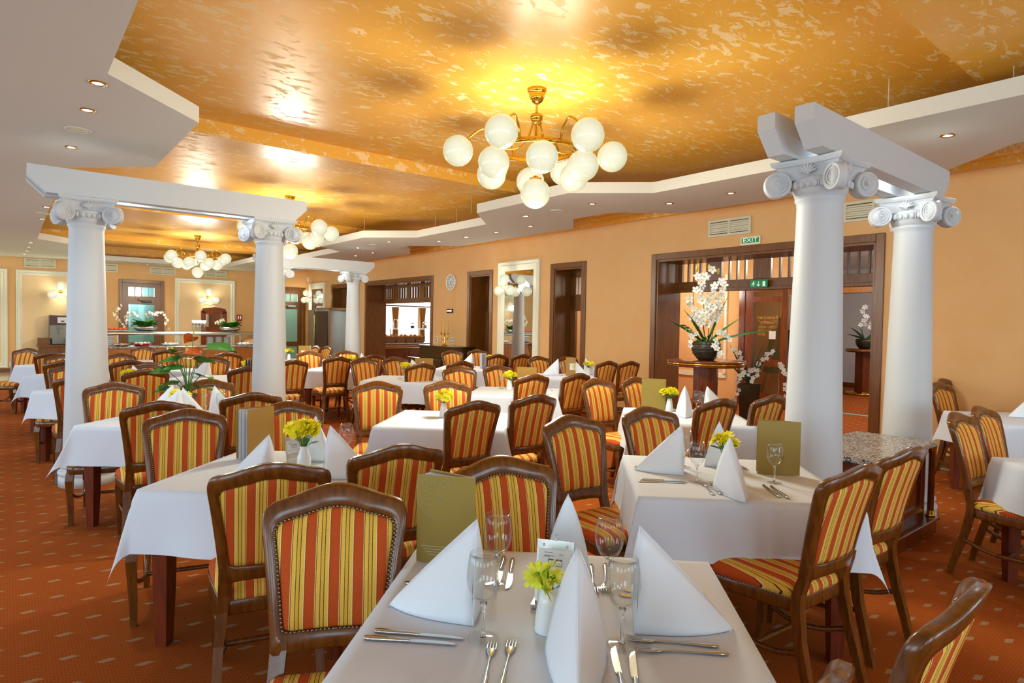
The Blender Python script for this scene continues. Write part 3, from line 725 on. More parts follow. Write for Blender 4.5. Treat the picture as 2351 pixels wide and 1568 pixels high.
dl = None
DL = [(.49, 5.1, 0), (.49, 5.81, 0), (.48, 7.18, 0), (.46, 11.34, 0), (.46, 12.77, 0), (.42, 17.10, 0), (.41, 18.22, 0), (.39, 19.37, 0), (.37, 20.36, 0), (6.65, 4.09, 0), (6.65, 4.97, 0), (5.96, 5.68, 0), (5.94, 6.99, 0), (6.60, 7.65, 0), (6.62, 8.58, 0), (6.59, 9.46, 0), (6.57, 10.35, 0), (5.90, 11.14, 0), (5.91, 12.57, 0), (6.57, 13.18, 0), (6.58, 14.11, 0), (5.94, 1.71, 0), (5.94, .4, 0), (3.24, 21.1, 0)]
for i, (v, u, _) in enumerate(DL):
    if v < 1: lab = 'recessed spotlight in the grey left soffit, number %s from the near end' % ('one two three four five six seven eight nine'.split()[i])
    elif i == 23: lab = 'recessed spotlight in the soffit above the pale blue glazed door'
    elif i == 21: lab = 'recessed spotlight glowing in the soffit beside the right hand beam'
    elif i == 22: lab = 'recessed spotlight in the right soffit nearest the rear wall'
    else: lab = 'recessed spotlight in the zigzag right soffit, number %s along the wall' % ('one two three four five six seven eight nine ten eleven twelve'.split()[i-9])
    if dl is None:
        dl = wthing('downlight', lab, 'spotlight', v, u, ZS0, 'recessed soffit spotlights')
        b = MB(); b.lathe([(.032, .002), (.034, -.006), (.052, -.006), (.055, 0)], 20); obj('bezel', b, M_brass, dl)
        b = MB(); b.lathe([(0, -.003), (.033, -.003), (.033, .001)], 20); obj('lamp', b, M_lampon, dl)
    else: dup(dl, wp(v, u, ZS0), PI/4, lab)
    light('downlight_beam', 'SPOT', wp(v, u, ZS0-.03), DOWN_W, (1, 1.02, .98), .03, (0, 0, 0), None, 1.7)
for v, u, lab in ((.48, 6.48, 'round ceiling speaker grille in the near part of the left soffit'), (.45, 12.08, 'round ceiling speaker grille in the left soffit beyond the column'), (5.98, 6.36, 'round ceiling speaker grille in the right soffit behind the big chandelier'), (5.91, 11.82, 'round ceiling speaker grille far along the right soffit')):
    t = wthing('ceiling_speaker', lab, 'speaker', v, u, ZS0, 'ceiling speakers')
    b = MB(); b.lathe([(.078, 0), (.08, -.006), (.095, -.008), (.1, 0)], 24); obj('rim', b, M_soffit, t)
    b = MB(); b.lathe([(0, -.004), (.08, -.004), (.08, 0)], 24); obj('grille', b, M_grill, t)

# ================================================================== CHAIRS
def by(z): t = (z-.44)/.55; return -.215-.072*t-.062*t*t
def bsag(x): return -.034*(1-(x/.22)**2)
def bmap(x, z, d): return (x, by(z)+bsag(x)+d, z)
def make_chair(label):
    t = thing('dining_chair', label, 'chair', group='striped dining chairs')
    OUT = [(.0, .528), (.10, .526), (.188, .522), (.197, .58), (.209, .68), (.226, .80), (.236, .86), (.235, .892), (.221, .913), (.19, .924), (.14, .934), (.09, .948), (.04, .959), (0, .962)]
    OUT = [(x*.93, .528+(z-.528)*1.09) for x, z in OUT]
    INN = [(.0, .587), (.08, .587), (.138, .590), (.150, .612), (.158, .68), (.172, .78), (.181, .83), (.181, .848), (.170, .864), (.145, .872), (.105, .879), (.065, .889), (.03, .896), (0, .898)]
    INN = [(x*.93*1.06, .528+(z-.528)*1.115-.006) for x, z in INN]
    def full(h):
        c = catmull(h, 3); return c+[(-x, z) for x, z in reversed(c[1:-1])]
    o_, i_ = full(OUT), full(INN); n = len(o_)
    D = .017
    def lp(f, d): return [bmap(*(tuple(a*(1-f)+bb*f for a, bb in zip(p, q))), d) for p, q in zip(o_, i_)]
    b = MB()
    rings = [lp(.0, -.011), lp(.06, -D), lp(.9, -D), lp(1., -.012), lp(1., .012), lp(.9, D), lp(.14, D+.003), lp(.0, .011)]
    b.loft(rings+[rings[0]], True, False, 0, True); obj('back_frame', b, M_wood, t)
    # upholstered back, bulging to the front
    cx, cz = 0, .765
    def ring(s, d): return [bmap(cx+(x-cx)*s, cz+(z-cz)*s, d) for x, z in i_]
    b = MB()
    rs = [ring(.03, -.016), ring(.5, -.016), ring(.9, -.015), ring(1.0, -.010), ring(1.01, .006), ring(.985, .019), ring(.93, .027), ring(.75, .033), ring(.4, .036), ring(.03, .037)]
    b.loft(rs, True, True, 0, True); obj('back_cushion', b, M_fabric, t)
    # seat
    half = [(0, -.222), (.10, -.222), (.166, -.218), (.184, -.17), (.210, -.02), (.228, .11), (.224, .17), (.195, .208), (.12, .226), (0, .235)]
    so = full(half)
    def sr(s, z): return [(x*s, .005+(y-.005)*s, z) for x, y in so]
    b = MB(); b.loft([sr(.86, .378), sr(.985, .378), sr(1.0, .385), sr(1.0, .428), sr(.98, .436)], True, True, 0, True); obj('seat_rail', b, M_wood, t)
    b = MB(); b.loft([sr(.97, .432), sr(.995, .438), sr(1.0, .452), sr(.97, .470), sr(.88, .484), sr(.7, .494), sr(.4, .499), sr(.03, .500)], True, True, 0, True); obj('seat_cushion', b, M_fabric, t)
    # nailheads, too small to pick singly
    nb = MB()
    def nail(p, nrm, r=.0048):
        nrm = Vector(nrm).normalized(); a = nrm.orthogonal().normalized(); c = nrm.cross(a); p = Vector(p)
        ring1 = [p+(a*math.cos(j*PI/3)+c*math.sin(j*PI/3))*r for j in range(6)]; top = p+nrm*r*.8
        ring2 = [p+(a*math.cos(j*PI/3)+c*math.sin(j*PI/3))*r*.7+nrm*r*.55 for j in range(6)]
        nb.add(ring1+ring2+[top], [(j, (j+1) % 6, 6+(j+1) % 6, 6+j) for j in range(6)]+[(6+j, 6+(j+1) % 6, 12) for j in range(6)])
    def along(loop, step):
        L = 0; nxt = 0; out = []
        for i in range(len(loop)):
            p, q = Vector(loop[i]), Vector(loop[(i+1) % len(loop)]); l = (q-p).length
            while nxt < L+l: out.append(p+(q-p)*((nxt-L)/l)); nxt += step
            L += l
        return out
    for p in along([bmap(x*1.02, cz+(z-cz)*1.012, .020) for x, z in i_], .0125): nail(p, (0, 1, .25))
    for p in along(sr(1.0, .434), .0135):
        if p.y > -.21: nail(p, (p.x, p.y, 0))
    o = obj('nailhead_trim', nb, M_nail, t); o['kind'] = 'stuff'
    # legs
    for s in (-1, 1):
        b = MB()
        def sq(x, y, z, wx, wy):
            return [(x-wx, y-wy, z), (x+wx, y-wy, z), (x+wx, y+wy, z), (x-wx, y+wy, z)]
        b.loft([sq(s*.194, -.315, 0, .014, .016), sq(s*.19, -.285, .12, .016, .018), sq(s*.182, -.242, .28, .018, .020), sq(s*.170, -.222, .40, .021, .021), sq(s*.162, -.222, .46, .0225, .0195), sq(s*.1575, by(.54)+bsag(.157), .54, .024, .0176), sq(s*.1585, by(.585)+bsag(.158), .585, .0235, .0174)], True, True, 0, False)
        obj('leg', b, M_wood, t)
        b = MB(); b.loft([sq(s*.196, .185, 0, .0135, .0135), sq(s*.198, .178, .10, .016, .016), sq(s*.204, .176, .24, .020, .020), sq(s*.206, .18, .33, .024, .024), sq(s*.200, .172, .39, .024, .024)], True, True, 0, False)
        obj('leg', b, M_wood, t)
        b = MB(); b.tube(catmull([(s*.2, .17, .225), (s*.178, .08, .185), (s*.165, -.03, .175), (s*.175, -.14, .19), (s*.192, -.25, .235)], 4), .0125, 8); obj('stretcher', b, M_wood, t)
    b = MB(); b.tube([(-.165, -.03, .176), (.165, -.03, .176)], .0125, 8); obj('cross_stretcher', b, M_wood, t)
    return t
CH0 = make_chair('x'); CH0_used = [False]
def chair(mx, my, th, face, label, mid=True):
    mx, my = mx*.915, my*.915; r = math.radians(th); fx, fy = (math.sin(r), -math.cos(r)) if face == 'f' else (-math.sin(r), math.cos(r))
    rot = r+(PI if face == 'f' else 0)
    x, y = mx+fx*.328, my+fy*.328
    if not CH0_used[0]:
        CH0_used[0] = True; CH0.location = (x, y, 0); CH0.rotation_euler = (0, 0, rot); CH0['label'] = label; return CH0
    return dup(CH0, (x, y, 0), rot, label)

# ================================================================== TABLES AND CLOTHS
TX, TY, TZ = .49, .45, .745
def make_table(label):
    t = thing('dining_table', label, 'table', group='white clothed dining tables')
    b = MB(); b.box((-TX+.01, -TY+.01, TZ-.028), (TX-.01, TY-.01, TZ), bev=.004); obj('tabletop', b, M_tablewood, t)
    b = MB()
    for q in (((-TX+.06, -TY+.06, .63), (TX-.06, -TY+.085, TZ-.028)), ((-TX+.06, TY-.085, .63), (TX-.06, TY-.06, TZ-.028)), ((-TX+.06, -TY+.085, .63), (-TX+.085, TY-.085, TZ-.028)), ((TX-.085, -TY+.085, .63), (TX-.06, TY-.085, TZ-.028))): b.box(*q)
    obj('apron', b, M_tablewood, t)
    for sx in (-1, 1):
        for sy in (-1, 1):
            x, y = sx*(TX-.075), sy*(TY-.075); b = MB()
            f = lambda h, z: [(x-h, y-h, z), (x+h, y-h, z), (x+h, y+h, z), (x-h, y+h, z)]
            b.loft([f(.026, 0), f(.034, .25), f(.037, .5), f(.037, TZ-.03)], True, True, 0, False); obj('leg', b, M_tablewood, t)
    return t
def cloth_mesh(seed, hang=.285):
    rnd = random.Random(seed); nx = 56
    bx, byy = TX+.003, TY+.003
    def axis(h):
        n = 30; inner = [-h+2*h*i/n for i in range(n+1)]
        out = [h+hang*j/8 for j in range(1, 9)]
        return [-x for x in reversed(out)]+inner+out
    xs, ys = axis(bx), axis(byy)
    ph = [rnd.uniform(0, 6.28) for _ in range(8)]; fl = {}
    for sx in (-1, 1):
        for sy in (-1, 1): fl[(sx, sy)] = (rnd.uniform(.14, .36), rnd.uniform(-.4, .4), rnd.uniform(-.5, .5))
    vs = []
    for y in ys:
        for x in xs:
            ex, ey = max(abs(x)-bx, 0), max(abs(y)-byy, 0); sx, sy = (1 if x >= 0 else -1), (1 if y >= 0 else -1)
            px, py = max(-bx, min(bx, x)), max(-byy, min(byy, y)); z = TZ+.004
            if ex == 0 and ey == 0:
                z += .0012*math.sin(x*9+ph[0])*math.sin(y*8+ph[1])
            elif ex > 0 and ey > 0:
                r = math.hypot(ex, ey); phi = math.atan2(ey, ex); al, tw, cv = fl[(sx, sy)]
                s = math.sin(2*phi); aa = al*s*(1+.2*(r/hang-.6))
                out = math.sin(aa)*r; dn = math.cos(aa)*r
                d = PI/4+tw*s+(phi-PI/4)*.45
                curl = cv*max(0, r-.18)*s
                px += sx*(math.cos(d)*out+.006+.028*(1-s)*r/hang*math.cos(phi)) + curl*sy*.5
                py += sy*(math.sin(d)*out+.006+.028*(1-s)*r/hang*math.sin(phi)) - curl*sx*.5
                z -= dn
            else:
                e = ex+ey; k = e/hang; along = y if ex > 0 else x; lim = byy if ex > 0 else bx
                q = ph[2] if ex > 0 else ph[3]
                wv = (.5+.5*math.sin(along*11+q*(1 if sx*sy > 0 else 2)))*.030*k*k+.010*math.sin(along*5+q)*k*k
                edge = min(1, (lim-abs(along))/.2)
                off = .006+.028*k*(1-edge)+wv*edge+.012*k
                if ex > 0: px += sx*off
                else: py += sy*off
                z -= e-.004*(1 if e > .01 else e/.01)
            vs.append((px, py, z))
    n = len(xs); fs = [(j*n+i, j*n+i+1, (j+1)*n+i+1, (j+1)*n+i) for j in range(len(ys)-1) for i in range(n-1)]
    b = MB(); b.add(vs, fs); return b.mesh('tablecloth', [M_cloth])
CLOTHS = [cloth_mesh(s) for s in (3, 8, 21, 5)]
TABLES = {  # key: centre x, y, description used in the labels
 'T1': (-.035, 1.64, 'front table with the metal clip stand'), 'T2': (.80, 3.31, 'table beside the granite divider'), 'T3': (-1.47, 3.06, 'left front table with the tall fanned menu'),
 'T9': (-3.06, 4.53, 'table right of the foremost left column'), 'T4': (-.99, 4.91, 'bare middle table with only a flower vase'), 'T5': (.97, 5.51, 'table before the round orchid stand'),
 'T6': (-.66, 7.11, 'middle table with one lone wine glass'), 'T7': (-.15, 9.37, 'table near the peach wall with the pictured menu'), 'T8': (-1.84, 10.62, 'table in front of the dark piano'),
 'T16': (-2.28, 8.3, 'table in front of the serving hatch'), 'T13': (4.11, 5.99, 'right table against the peach wall'), 'T14': (3.10, 3.67, 'cropped table at the right edge'),
 'L12': (-5.10, 6.33, 'table just left of the foremost left column'), 'L11': (-6.66, 7.84, 'second table behind the left column'), 'L10': (-8.22, 9.3, 'last table of the left row'),
 'TAL': (-3.75, 9.75, 'table between the two centre left columns'), 'R2d': (-4.75, 7.75, 'table behind the potted anthurium'), 'R2e': (-7.5, 10.4, 'table close to the buffet counter'),
 'R2f': (-6.0, 9.0, 'table half hidden by the anthurium leaves'), 'TF': (-5.2, 11.6, 'far table near the drinks cooler')}
tb0 = None; TROT = {}
for i, (k, (x, y, dsc)) in enumerate(TABLES.items()):
    rz = random.uniform(-.015, .015) if k not in ('T1', 'T2') else 0.; TROT[k] = rz
    if tb0 is None: tb0 = make_table('dining table, the '+dsc); tb0.location = (x, y, 0); tb0.rotation_euler = (0, 0, rz)
    else: dup(tb0, (x, y, 0), rz, 'dining table, the '+dsc)
    o = obj('tablecloth', CLOTHS[i % 4], None, None, (x, y, 0), rz); tag(o, 'white tablecloth on the '+dsc, 'tablecloth', 'white tablecloths')

CHAIRS = [ # shoulder midpoint x, y, turn, facing, label tail
 ('f', -.81, 2.06, 17, 'left of two behind the front table, its whole back in view'), ('f', -.29, 2.62, 26, 'right of two behind the front table, partly behind the menu'),
 ('b', .880, 1.53, 48, 'close at the right front, seen steeply from above'), ('b', .368, 1.069, 48, 'only its top rail showing, close at the front edge'),
 ('b', -1.24, 2.44, 30, 'nearer one in front of the left front table, seat showing'), ('b', -.84, 2.90, 35, 'further of two in front of the left front table'),
 ('f', -2.44, 3.68, 30, 'left of two behind the left front table'), ('f', -2.00, 4.18, 30, 'right of two behind the left front table, behind the yellow bouquet'),
 ('f', .01, 3.94, 38, 'left of two behind the divider table, seat showing'), ('f', .55, 4.46, 31, 'right of two behind the divider table, behind the large napkin'),
 ('b', 1.22, 2.84, 40, 'large one with its striped seat showing beside the front table'), ('b', 1.67, 3.32, 40, 'next to the granite divider, behind the large right one'),
 ('b', -2.92, 4.10, 40, 'nearer of two in front of the foremost left column table'), ('b', -2.58, 4.74, 40, 'further of two in front of the foremost left column table'),
 ('f', -4.07, 5.12, 30, 'left of two behind the foremost left column table, before the white column'), ('f', -3.47, 5.58, 32, 'right of two behind the foremost left column table'),
 ('b', -.75, 4.62, 40, 'nearer of two in front of the bare middle table'), ('b', -.33, 5.15, 41, 'further of two in front of the bare middle table'),
 ('f', -1.88, 5.80, 20, 'left of two behind the bare middle table'), ('f', -1.25, 6.07, 18, 'right of two behind the bare middle table, behind its flowers'),
 ('b', 1.18, 5.24, 36, 'nearer of two in front of the orchid stand table'), ('b', 1.72, 5.65, 40, 'further of two in front of the orchid stand table, beside the big column'),
 ('f', .27, 6.74, 41, 'left of two behind the orchid stand table'), ('f', .72, 7.10, 38, 'right of two behind the orchid stand table, beside the olive menu'),
 ('b', -.48, 7.20, 38, 'nearer of two in front of the lone wine glass table'), ('b', .03, 7.54, 46, 'further of two in front of the lone wine glass table'),
 ('f', -1.52, 8.14, 30, 'left of two behind the lone wine glass table'), ('f', -1.06, 8.64, 36, 'right of two behind the lone wine glass table'),
 ('b', .54, 10.28, 40, 'left of two against the bare peach wall'), ('b', .91, 10.38, 40, 'right of two against the bare peach wall'),
 ('f', -.63, 11.24, 38, 'left of two behind the pictured menu table'), ('f', -.12, 11.45, 38, 'right of two behind the pictured menu table'),
 ('b', -2.19, 8.70, 40, 'nearer of two in front of the serving hatch table'), ('b', -1.74, 9.40, 40, 'peeping over another, second in front of the serving hatch table'),
 ('f', -2.95, 10.02, 42, 'right of two behind the serving hatch table'), ('f', -3.32, 9.56, 44, 'left of two behind the serving hatch table'),
 ('b', -3.56, 10.72, 48, 'turned away beyond the serving hatch table, by the hatch jamb'),
 ('b', -1.47, 11.69, 42, 'left of two in front of the mirror table'), ('b', -1.01, 11.9, 46, 'right of two in front of the mirror table'),
 ('f', -2.55, 12.85, 30, 'left of two in front of the piano'), ('f', -2.1, 13.4, 30, 'right of two in front of the piano'),
 ('b', -4.13, 8.74, 42, 'at the near left of the table between the centre left columns'), ('b', -3.86, 9.80, 40, 'with all its legs showing on open carpet, before the cooler side table'),
 ('f', -4.98, 11.25, 34, 'behind the table between the centre left columns'), ('f', -4.45, 11.75, 40, 'behind the yellow flowers near the distant column'),
 ('f', -6.02, 13.9, -38, 'left of two turned towards the drinks cooler'), ('f', -5.71, 13.8, -34, 'right of two turned towards the drinks cooler'),
 ('f', 2.76, 4.67, 42, 'left of two at the right edge, whole with its seat showing'), ('f', 3.18, 5.11, 42, 'right of two at the right edge, behind the whole one'),
 ('f', 4.10, 7.35, 36, 'nearer of two peeping out behind the far divider column'), ('f', 4.52, 7.98, 36, 'further of two peeping out behind the far divider column'),
 ('b', -4.95, 5.78, 42, 'cut by the foremost left column, seat showing left of it'), ('b', -4.85, 6.58, 42, 'behind the napkin just right of the foremost left column'),
 ('f', -6.12, 7.0, 30, 'first facing one left of the foremost left column'), ('f', -5.5, 7.5, 32, 'facing one just right of the foremost left column'),
 ('b', -6.75, 7.6, 40, 'second one seen from behind left of the foremost left column'), ('f', -7.9, 8.85, 30, 'second facing one left of the foremost left column'),
 ('b', -8.4, 9.2, 40, 'third one seen from behind left of the foremost left column'), ('f', -9.72, 10.1, 8, 'furthest facing one left of the foremost left column'),
 ('b', -6.1, 7.95, 40, 'its back top just above another beside the column'), ('f', -7.3, 9.3, 28, 'half hidden low beside the column in the buffet row'),
 ('f', -8.75, 11.8, 10, 'before the buffet counter, first from the left column'), ('b', -7.5, 10.75, 30, 'dark backed one before the red dish on the buffet'), ('f', -7.25, 10.9, 20, 'facing one behind the dark backed one before the buffet'),
 ('b', -6.56, 10.03, 25, 'its back behind the anthurium leaves'), ('f', -5.52, 9.0, 18, 'facing one right of the anthurium plant'), ('b', -6.05, 10.3, 36, 'seen from behind next to the left centre column'),
 ('b', -4.05, 7.35, 40, 'seen from behind in front of the left centre column')]
for f, x, y, th, tail in CHAIRS: chair(x, y, th, f, 'striped chair, '+tail)

# ================================================================== TABLE WARE
ZT = TZ+.006
def tp(k, dx, dy, z=ZT):
    x, y, _ = TABLES[k]; return (x+dx, y+dy, z)
def make_glass(label):
    t = thing('wine_glass', label, 'wine glass', group='stemmed wine glasses')
    b = MB(); b.lathe([(.0, .0845), (.012, .086), (.026, .098), (.036, .118), (.0405, .14), (.0405, .155), (.0375, .18), (.0335, .202), (.0325, .203), (.0365, .18), (.0392, .155), (.0392, .14), (.035, .12), (.025, .101), (.0, .09)], 28); obj('bowl', b, M_glass, t)
    b = MB(); b.lathe([(0, .004), (.0075, .0045), (.0042, .02), (.0038, .05), (.0046, .075), (.009, .085), (0, .087)], 12); obj('stem', b, M_solidglass, t)
    b = MB(); b.lathe([(0, .0035), (.034, .0008), (.036, .0016), (.03, .003), (.008, .006), (.0, .007)], 28); obj('foot', b, M_glass, t)
    return t
g0 = [None]
def glass(k, dx, dy, lab, s=1.0):
    lab = 'wine glass, '+lab
    if g0[0] is None: g0[0] = make_glass(lab); g0[0].location = tp(k, dx, dy); o = g0[0]
    else: o = dup(g0[0], tp(k, dx, dy), 0, lab)
    o.scale = (s, s, s); return o
dT = {k: v[2] for k, v in TABLES.items()}
for k in ('T1', 'T2'):
    for (dx, dy, l) in ((-.175, -.145, 'near left'), (.165, -.13, 'near right'), (-.18, .17, 'far left'), (.15, .19, 'far right')):
        if k == 'T2' and l == 'near right': dx, dy = .215, -.10
        if k == 'T2' and l == 'far right': continue
        glass(k, dx, dy, '%s one on the %s' % (l, dT[k]), 1.06 if k == 'T1' else 1.0)
for k, dx, dy, l in (('T3', .03, .14, 'before the bouquet on the'), ('T3', .21, .28, 'half behind a napkin on the'), ('T6', -.2, .22, 'alone on the'), ('T16', -.1, .0, 'left of the yellow flowers on the'), ('T5', .14, .2, 'left of two on the'), ('T5', .19, .12, 'right of two on the'),
                     ('T7', -.02, .1, 'beside the menu on the'), ('T8', .1, .1, 'right of a napkin on the'), ('T13', .28, .12, 'left of two on the'), ('T13', .33, .18, 'right of two on the'), ('T9', -.2, .2, 'left of the yellow flowers on the'), ('T9', .15, .12, 'right of the yellow flowers on the'), ('T9', .2, .22, 'furthest right one on the'), ('T9', .34, .02, 'between two napkins on the'), ('TAL', -.3, .2, 'before the brown menu on the')):
    glass(k, dx, dy, l+' '+dT[k])

def make_napkin(label):
    b = MB(); n, m = 12, 8
    for s in (-1, 1):
        vs = []
        for i in range(n+1):
            a = i/n; rx, ry, rz = 0, .11-.245*a, .255*(1-a)**.92
            bx_ = s*(.075*(1-a)**.85+.010*math.sin(PI*a)); by_ = .105-.24*a-.02*math.sin(PI*a)+.012
            for j in range(m+1):
                q = j/m; bul = math.sin(PI*q)*.008*(1-a)**.5
                fold = .004*math.sin(q*7)*(1-a)
                vs.append((rx+(bx_-rx)*q**.85+s*bul, ry+(by_-ry)*q+fold, rz*(1-q)+.001))
        fs = [(i*(m+1)+j, (i+1)*(m+1)+j, (i+1)*(m+1)+j+1, i*(m+1)+j+1) for i in range(n) for j in range(m)]
        b.add(vs, [tuple(reversed(f)) for f in fs] if s < 0 else fs)
    vs = []
    for i in range(n+1):
        a = i/n
        for j in range(9):
            q = -1+j/4; wv = .075*a**.85+.008*math.sin(PI*a)
            vs.append((q*wv, .11+.007*a+.016*(1-q*q)*math.sin(PI*min(1, a*.9)), .255*(1-a)+.001))
    b.add(vs, [(i*9+j, i*9+j+1, (i+1)*9+j+1, (i+1)*9+j) for i in range(n) for j in range(8)])
    o = obj('folded_napkin', b, M_napkin); tag(o, label, 'napkin', 'standing folded napkins')
    mo = o.modifiers.new('thickness', 'SOLIDIFY'); mo.thickness = .0022
    return o
n0 = [None]
def napkin(k, dx, dy, side, lab, s=1.0, tw=0.):
    lab = 'white napkin, '+lab
    rz = {'front': 0, 'left': -PI/2, 'back': PI, 'right': PI/2}[side]+tw
    if n0[0] is None: n0[0] = make_napkin(lab); o = n0[0]
    else:
        o = n0[0].copy(); C.objects.link(o); o['label'] = lab
    o.location = tp(k, dx, dy, ZT-.001); o.rotation_euler = (0, 0, rz); o.scale = (s, s, s); return o
NAPS = {'T1': (('front', .055, -.29), ('left', -.325, -.01), ('back', .015, .38), ('right', .325, -.01)),
        'T2': (('front', -.04, -.37), ('left', -.33, .06), ('back', .02, .33)), 'T3': (('left', -.02, -.36), ('right', .37, -.08), ('back', .05, .33))}
for k in NAPS:
    for side, dx, dy in NAPS[k]: napkin(k, dx, dy, side, '%s side of the %s' % ('near' if k == 'T3' and side == 'left' else side, dT[k]), 1.0, random.uniform(-.1, .1))
for k, dx, dy, side, l in (('T5', .0, -.02, 'front', 'tall pale one on the'), ('T5', .32, .12, 'right', 'right hand one on the'), ('T7', -.2, .15, 'left', 'left hand one on the'), ('T7', .25, .15, 'right', 'right hand one on the'), ('T7', .44, .44, 'right', 'far one on the'),
                           ('T16', .1, .25, 'right', 'upper right one on the'), ('T16', .36, -.12, 'right', 'right hand one on the'), ('T16', .16, .1, 'right', 'one right beside the flowers on the'), ('T8', -.05, .1, 'left', 'left hand one on the'), ('T13', .0, .1, 'left', 'left hand one on the'), ('T13', .45, .2, 'left', 'one half behind the menu on the'),
                           ('T9', -.2, .05, 'left', 'left hand one on the'), ('T9', .22, -.12, 'right', 'middle one of three on the'), ('T9', .36, .06, 'right', 'right hand one on the'), ('T9', .02, -.2, 'left', 'small one before the flowers on the'), ('TAL', -.06, -.2, 'left', 'left hand one on the'), ('TAL', .38, .1, 'right', 'right hand one on the'), ('L12', .36, .05, 'right', 'right hand one on the'), ('R2d', -.25, .1, 'left', 'left hand one on the'), ('R2e', .3, .1, 'right', 'right hand one on the')):
    napkin(k, dx, dy, side, l+' '+dT[k], 1.0, random.uniform(-.2, .2))

# cutlery: local +y points away from the diner
def flat_loft(secs, th, bow=lambda y: 0):
    b = MB(); rings = []
    for y, w_ in secs:
        z = bow(y); rings.append([(-w_, y, z), (-w_*.6, y, z+th), (w_*.6, y, z+th), (w_, y, z)])
    return b.loft(rings, True, True, 0, True)
def make_fork(label):
    t = thing('dinner_fork', label, 'fork', group='dinner forks')
    bow = lambda y: .002+.008*math.exp(-((y-.125)/.03)**2)
    obj('handle', flat_loft([(-.10, .004), (-.095, .0085), (-.08, .0095), (-.04, .006), (.0, .0038), (.03, .0034), (.055, .005)], .0035, lambda y: .001), M_steel, t)
    b = MB(); rs = []
    for y, w_ in ((.05, .0045), (.062, .010), (.072, .0125), (.082, .0128)): rs.append([(-w_, y, .003), (-w_*.6, y, .0055), (w_*.6, y, .0055), (w_, y, .003)])
    b.loft(rs, True, True)
    for i in range(4):
        x = -.0105+.007*i
        b.loft([[(x-.0021, .08, .003), (x-.0021, .08, .0055), (x+.0021, .08, .0055), (x+.0021, .08, .003)], [(x-.0019, .105, .003), (x-.0019, .105, .005), (x+.0019, .105, .005), (x+.0019, .105, .003)], [(x-.0008, .124, .006), (x-.0008, .124, .0074), (x+.0008, .124, .0074), (x+.0008, .124, .006)]], True, True)
    obj('tines', b, M_steel, t); return t
def make_knife(label):
    t = thing('table_knife', label, 'knife', group='table knives')
    obj('handle', flat_loft([(-.11, .004), (-.106, .0085), (-.09, .0095), (-.05, .0075), (-.01, .006), (.004, .0065)], .0065), M_steel, t)
    b = MB(); rs = []
    for y, a, c in ((.002, -.005, .005), (.012, -.009, .006), (.05, -.0105, .006), (.09, -.0095, .006), (.112, -.005, .006), (.122, .002, .0055)): rs.append([(a, y, .001), (a, y, .0016), (c, y, .0032), (c, y, .001)])
    b.loft(rs, True, True, 0, False); obj('blade', b, M_steel, t); return t
f0 = [None]; k0 = [None]
def cutlery(kind, k, dx, dy, ang, lab):
    lab = 'steel %s, %s' % ('fork' if kind == 'f' else 'knife', lab)
    src = f0 if kind == 'f' else k0
    if src[0] is None:
        src[0] = (make_fork if kind == 'f' else make_knife)(lab); o = src[0]; o.location = tp(k, dx, dy); o.rotation_euler = (0, 0, ang)
    else: o = dup(src[0], tp(k, dx, dy), ang, lab)
SIDES = {'front': (0, 0, -.30), 'left': (-PI/2, -.375, 0), 'back': (PI, 0, .30), 'right': (PI/2, .335, 0)}
def setting(k, side, which='ffkk'):
    a, ox, oy = SIDES[side]; ca, sa = math.cos(a), math.sin(a)
    for kind, lx, nm in (('f', -.145, 'outer'), ('f', -.105, 'inner'), ('k', .150, 'inner'), ('k', .183, 'outer')):
        if kind not in which: continue
        yy = .035 if nm == 'inner' else .02
        cutlery(kind, k, ox+lx*ca-yy*sa, oy+lx*sa+yy*ca, a+random.uniform(-.06, .06), '%s one, %s side of the %s' % (nm, side, dT[k]))
for side in SIDES: setting('T1', side)
setting('T2', 'front'); setting('T2', 'left'); setting('T2', 'back', 'f'); setting('T3', 'front', 'f'); setting('T6', 'right', 'k'); setting('TAL', 'left', 'k'); setting('T13', 'left', 'f')

# chrysanthemums in white vases
def petals(b, n, r0, r1, tilt, w_, z, mi):
    for j in range(n):
        a = 2*PI*j/n+random.uniform(-.12, .12); L = (r1-r0)*random.uniform(.88, 1.08); ti = tilt+random.uniform(-.12, .12)
        ca, sa = math.cos(a), math.sin(a); vs = []
        for q, ww in ((0, .45), (.35, .85), (.7, 1.0), (.92, .75), (1.0, .2)):
            rr = r0+L*q*math.cos(ti); zz = z+L*q*math.sin(ti)-.10*L*q*q
            for s in (-1, 1): vs.append((rr*ca-s*w_*ww*sa, rr*sa+s*w_*ww*ca, zz-.0015*abs(s)))
        b.add(vs, [(2*i, 2*i+1, 2*i+3, 2*i+2) for i in range(4)], mi, True)
def blossom(mp, r=.036):
    b = MB(); petals(b, 20, .006, r, .12, .0044, .0, 0); petals(b, 17, .005, r*.9, .42, .004, .002, 0); petals(b, 13, .004, r*.62, .85, .0034, .003, 0)
    b.sphere((0, 0, .004), .0075, 10, 6, 1, (1, 1, .7)); return b.mesh('blossom', [mp, M_center])
BL = [blossom(M_petal), blossom(M_petal), blossom(M_petal2, .040)]
def leaf_mb(L, w_, mi=0):
    b = MB(); vs = []
    for i in range(7):
        q = i/6; ww = w_*math.sin(PI*min(1, q*.97+.03))**.8
        for s in (-1, 0, 1): vs.append((L*q, s*ww, -.12*L*q*q+(.0 if s == 0 else .12*ww)))
    return b.add(vs, [(3*i+j, 3*i+3+j, 3*i+4+j, 3*i+1+j) for i in range(6) for j in range(2)], mi)
LEAF = leaf_mb(.06, .016).mesh('leaf', [M_leaf])
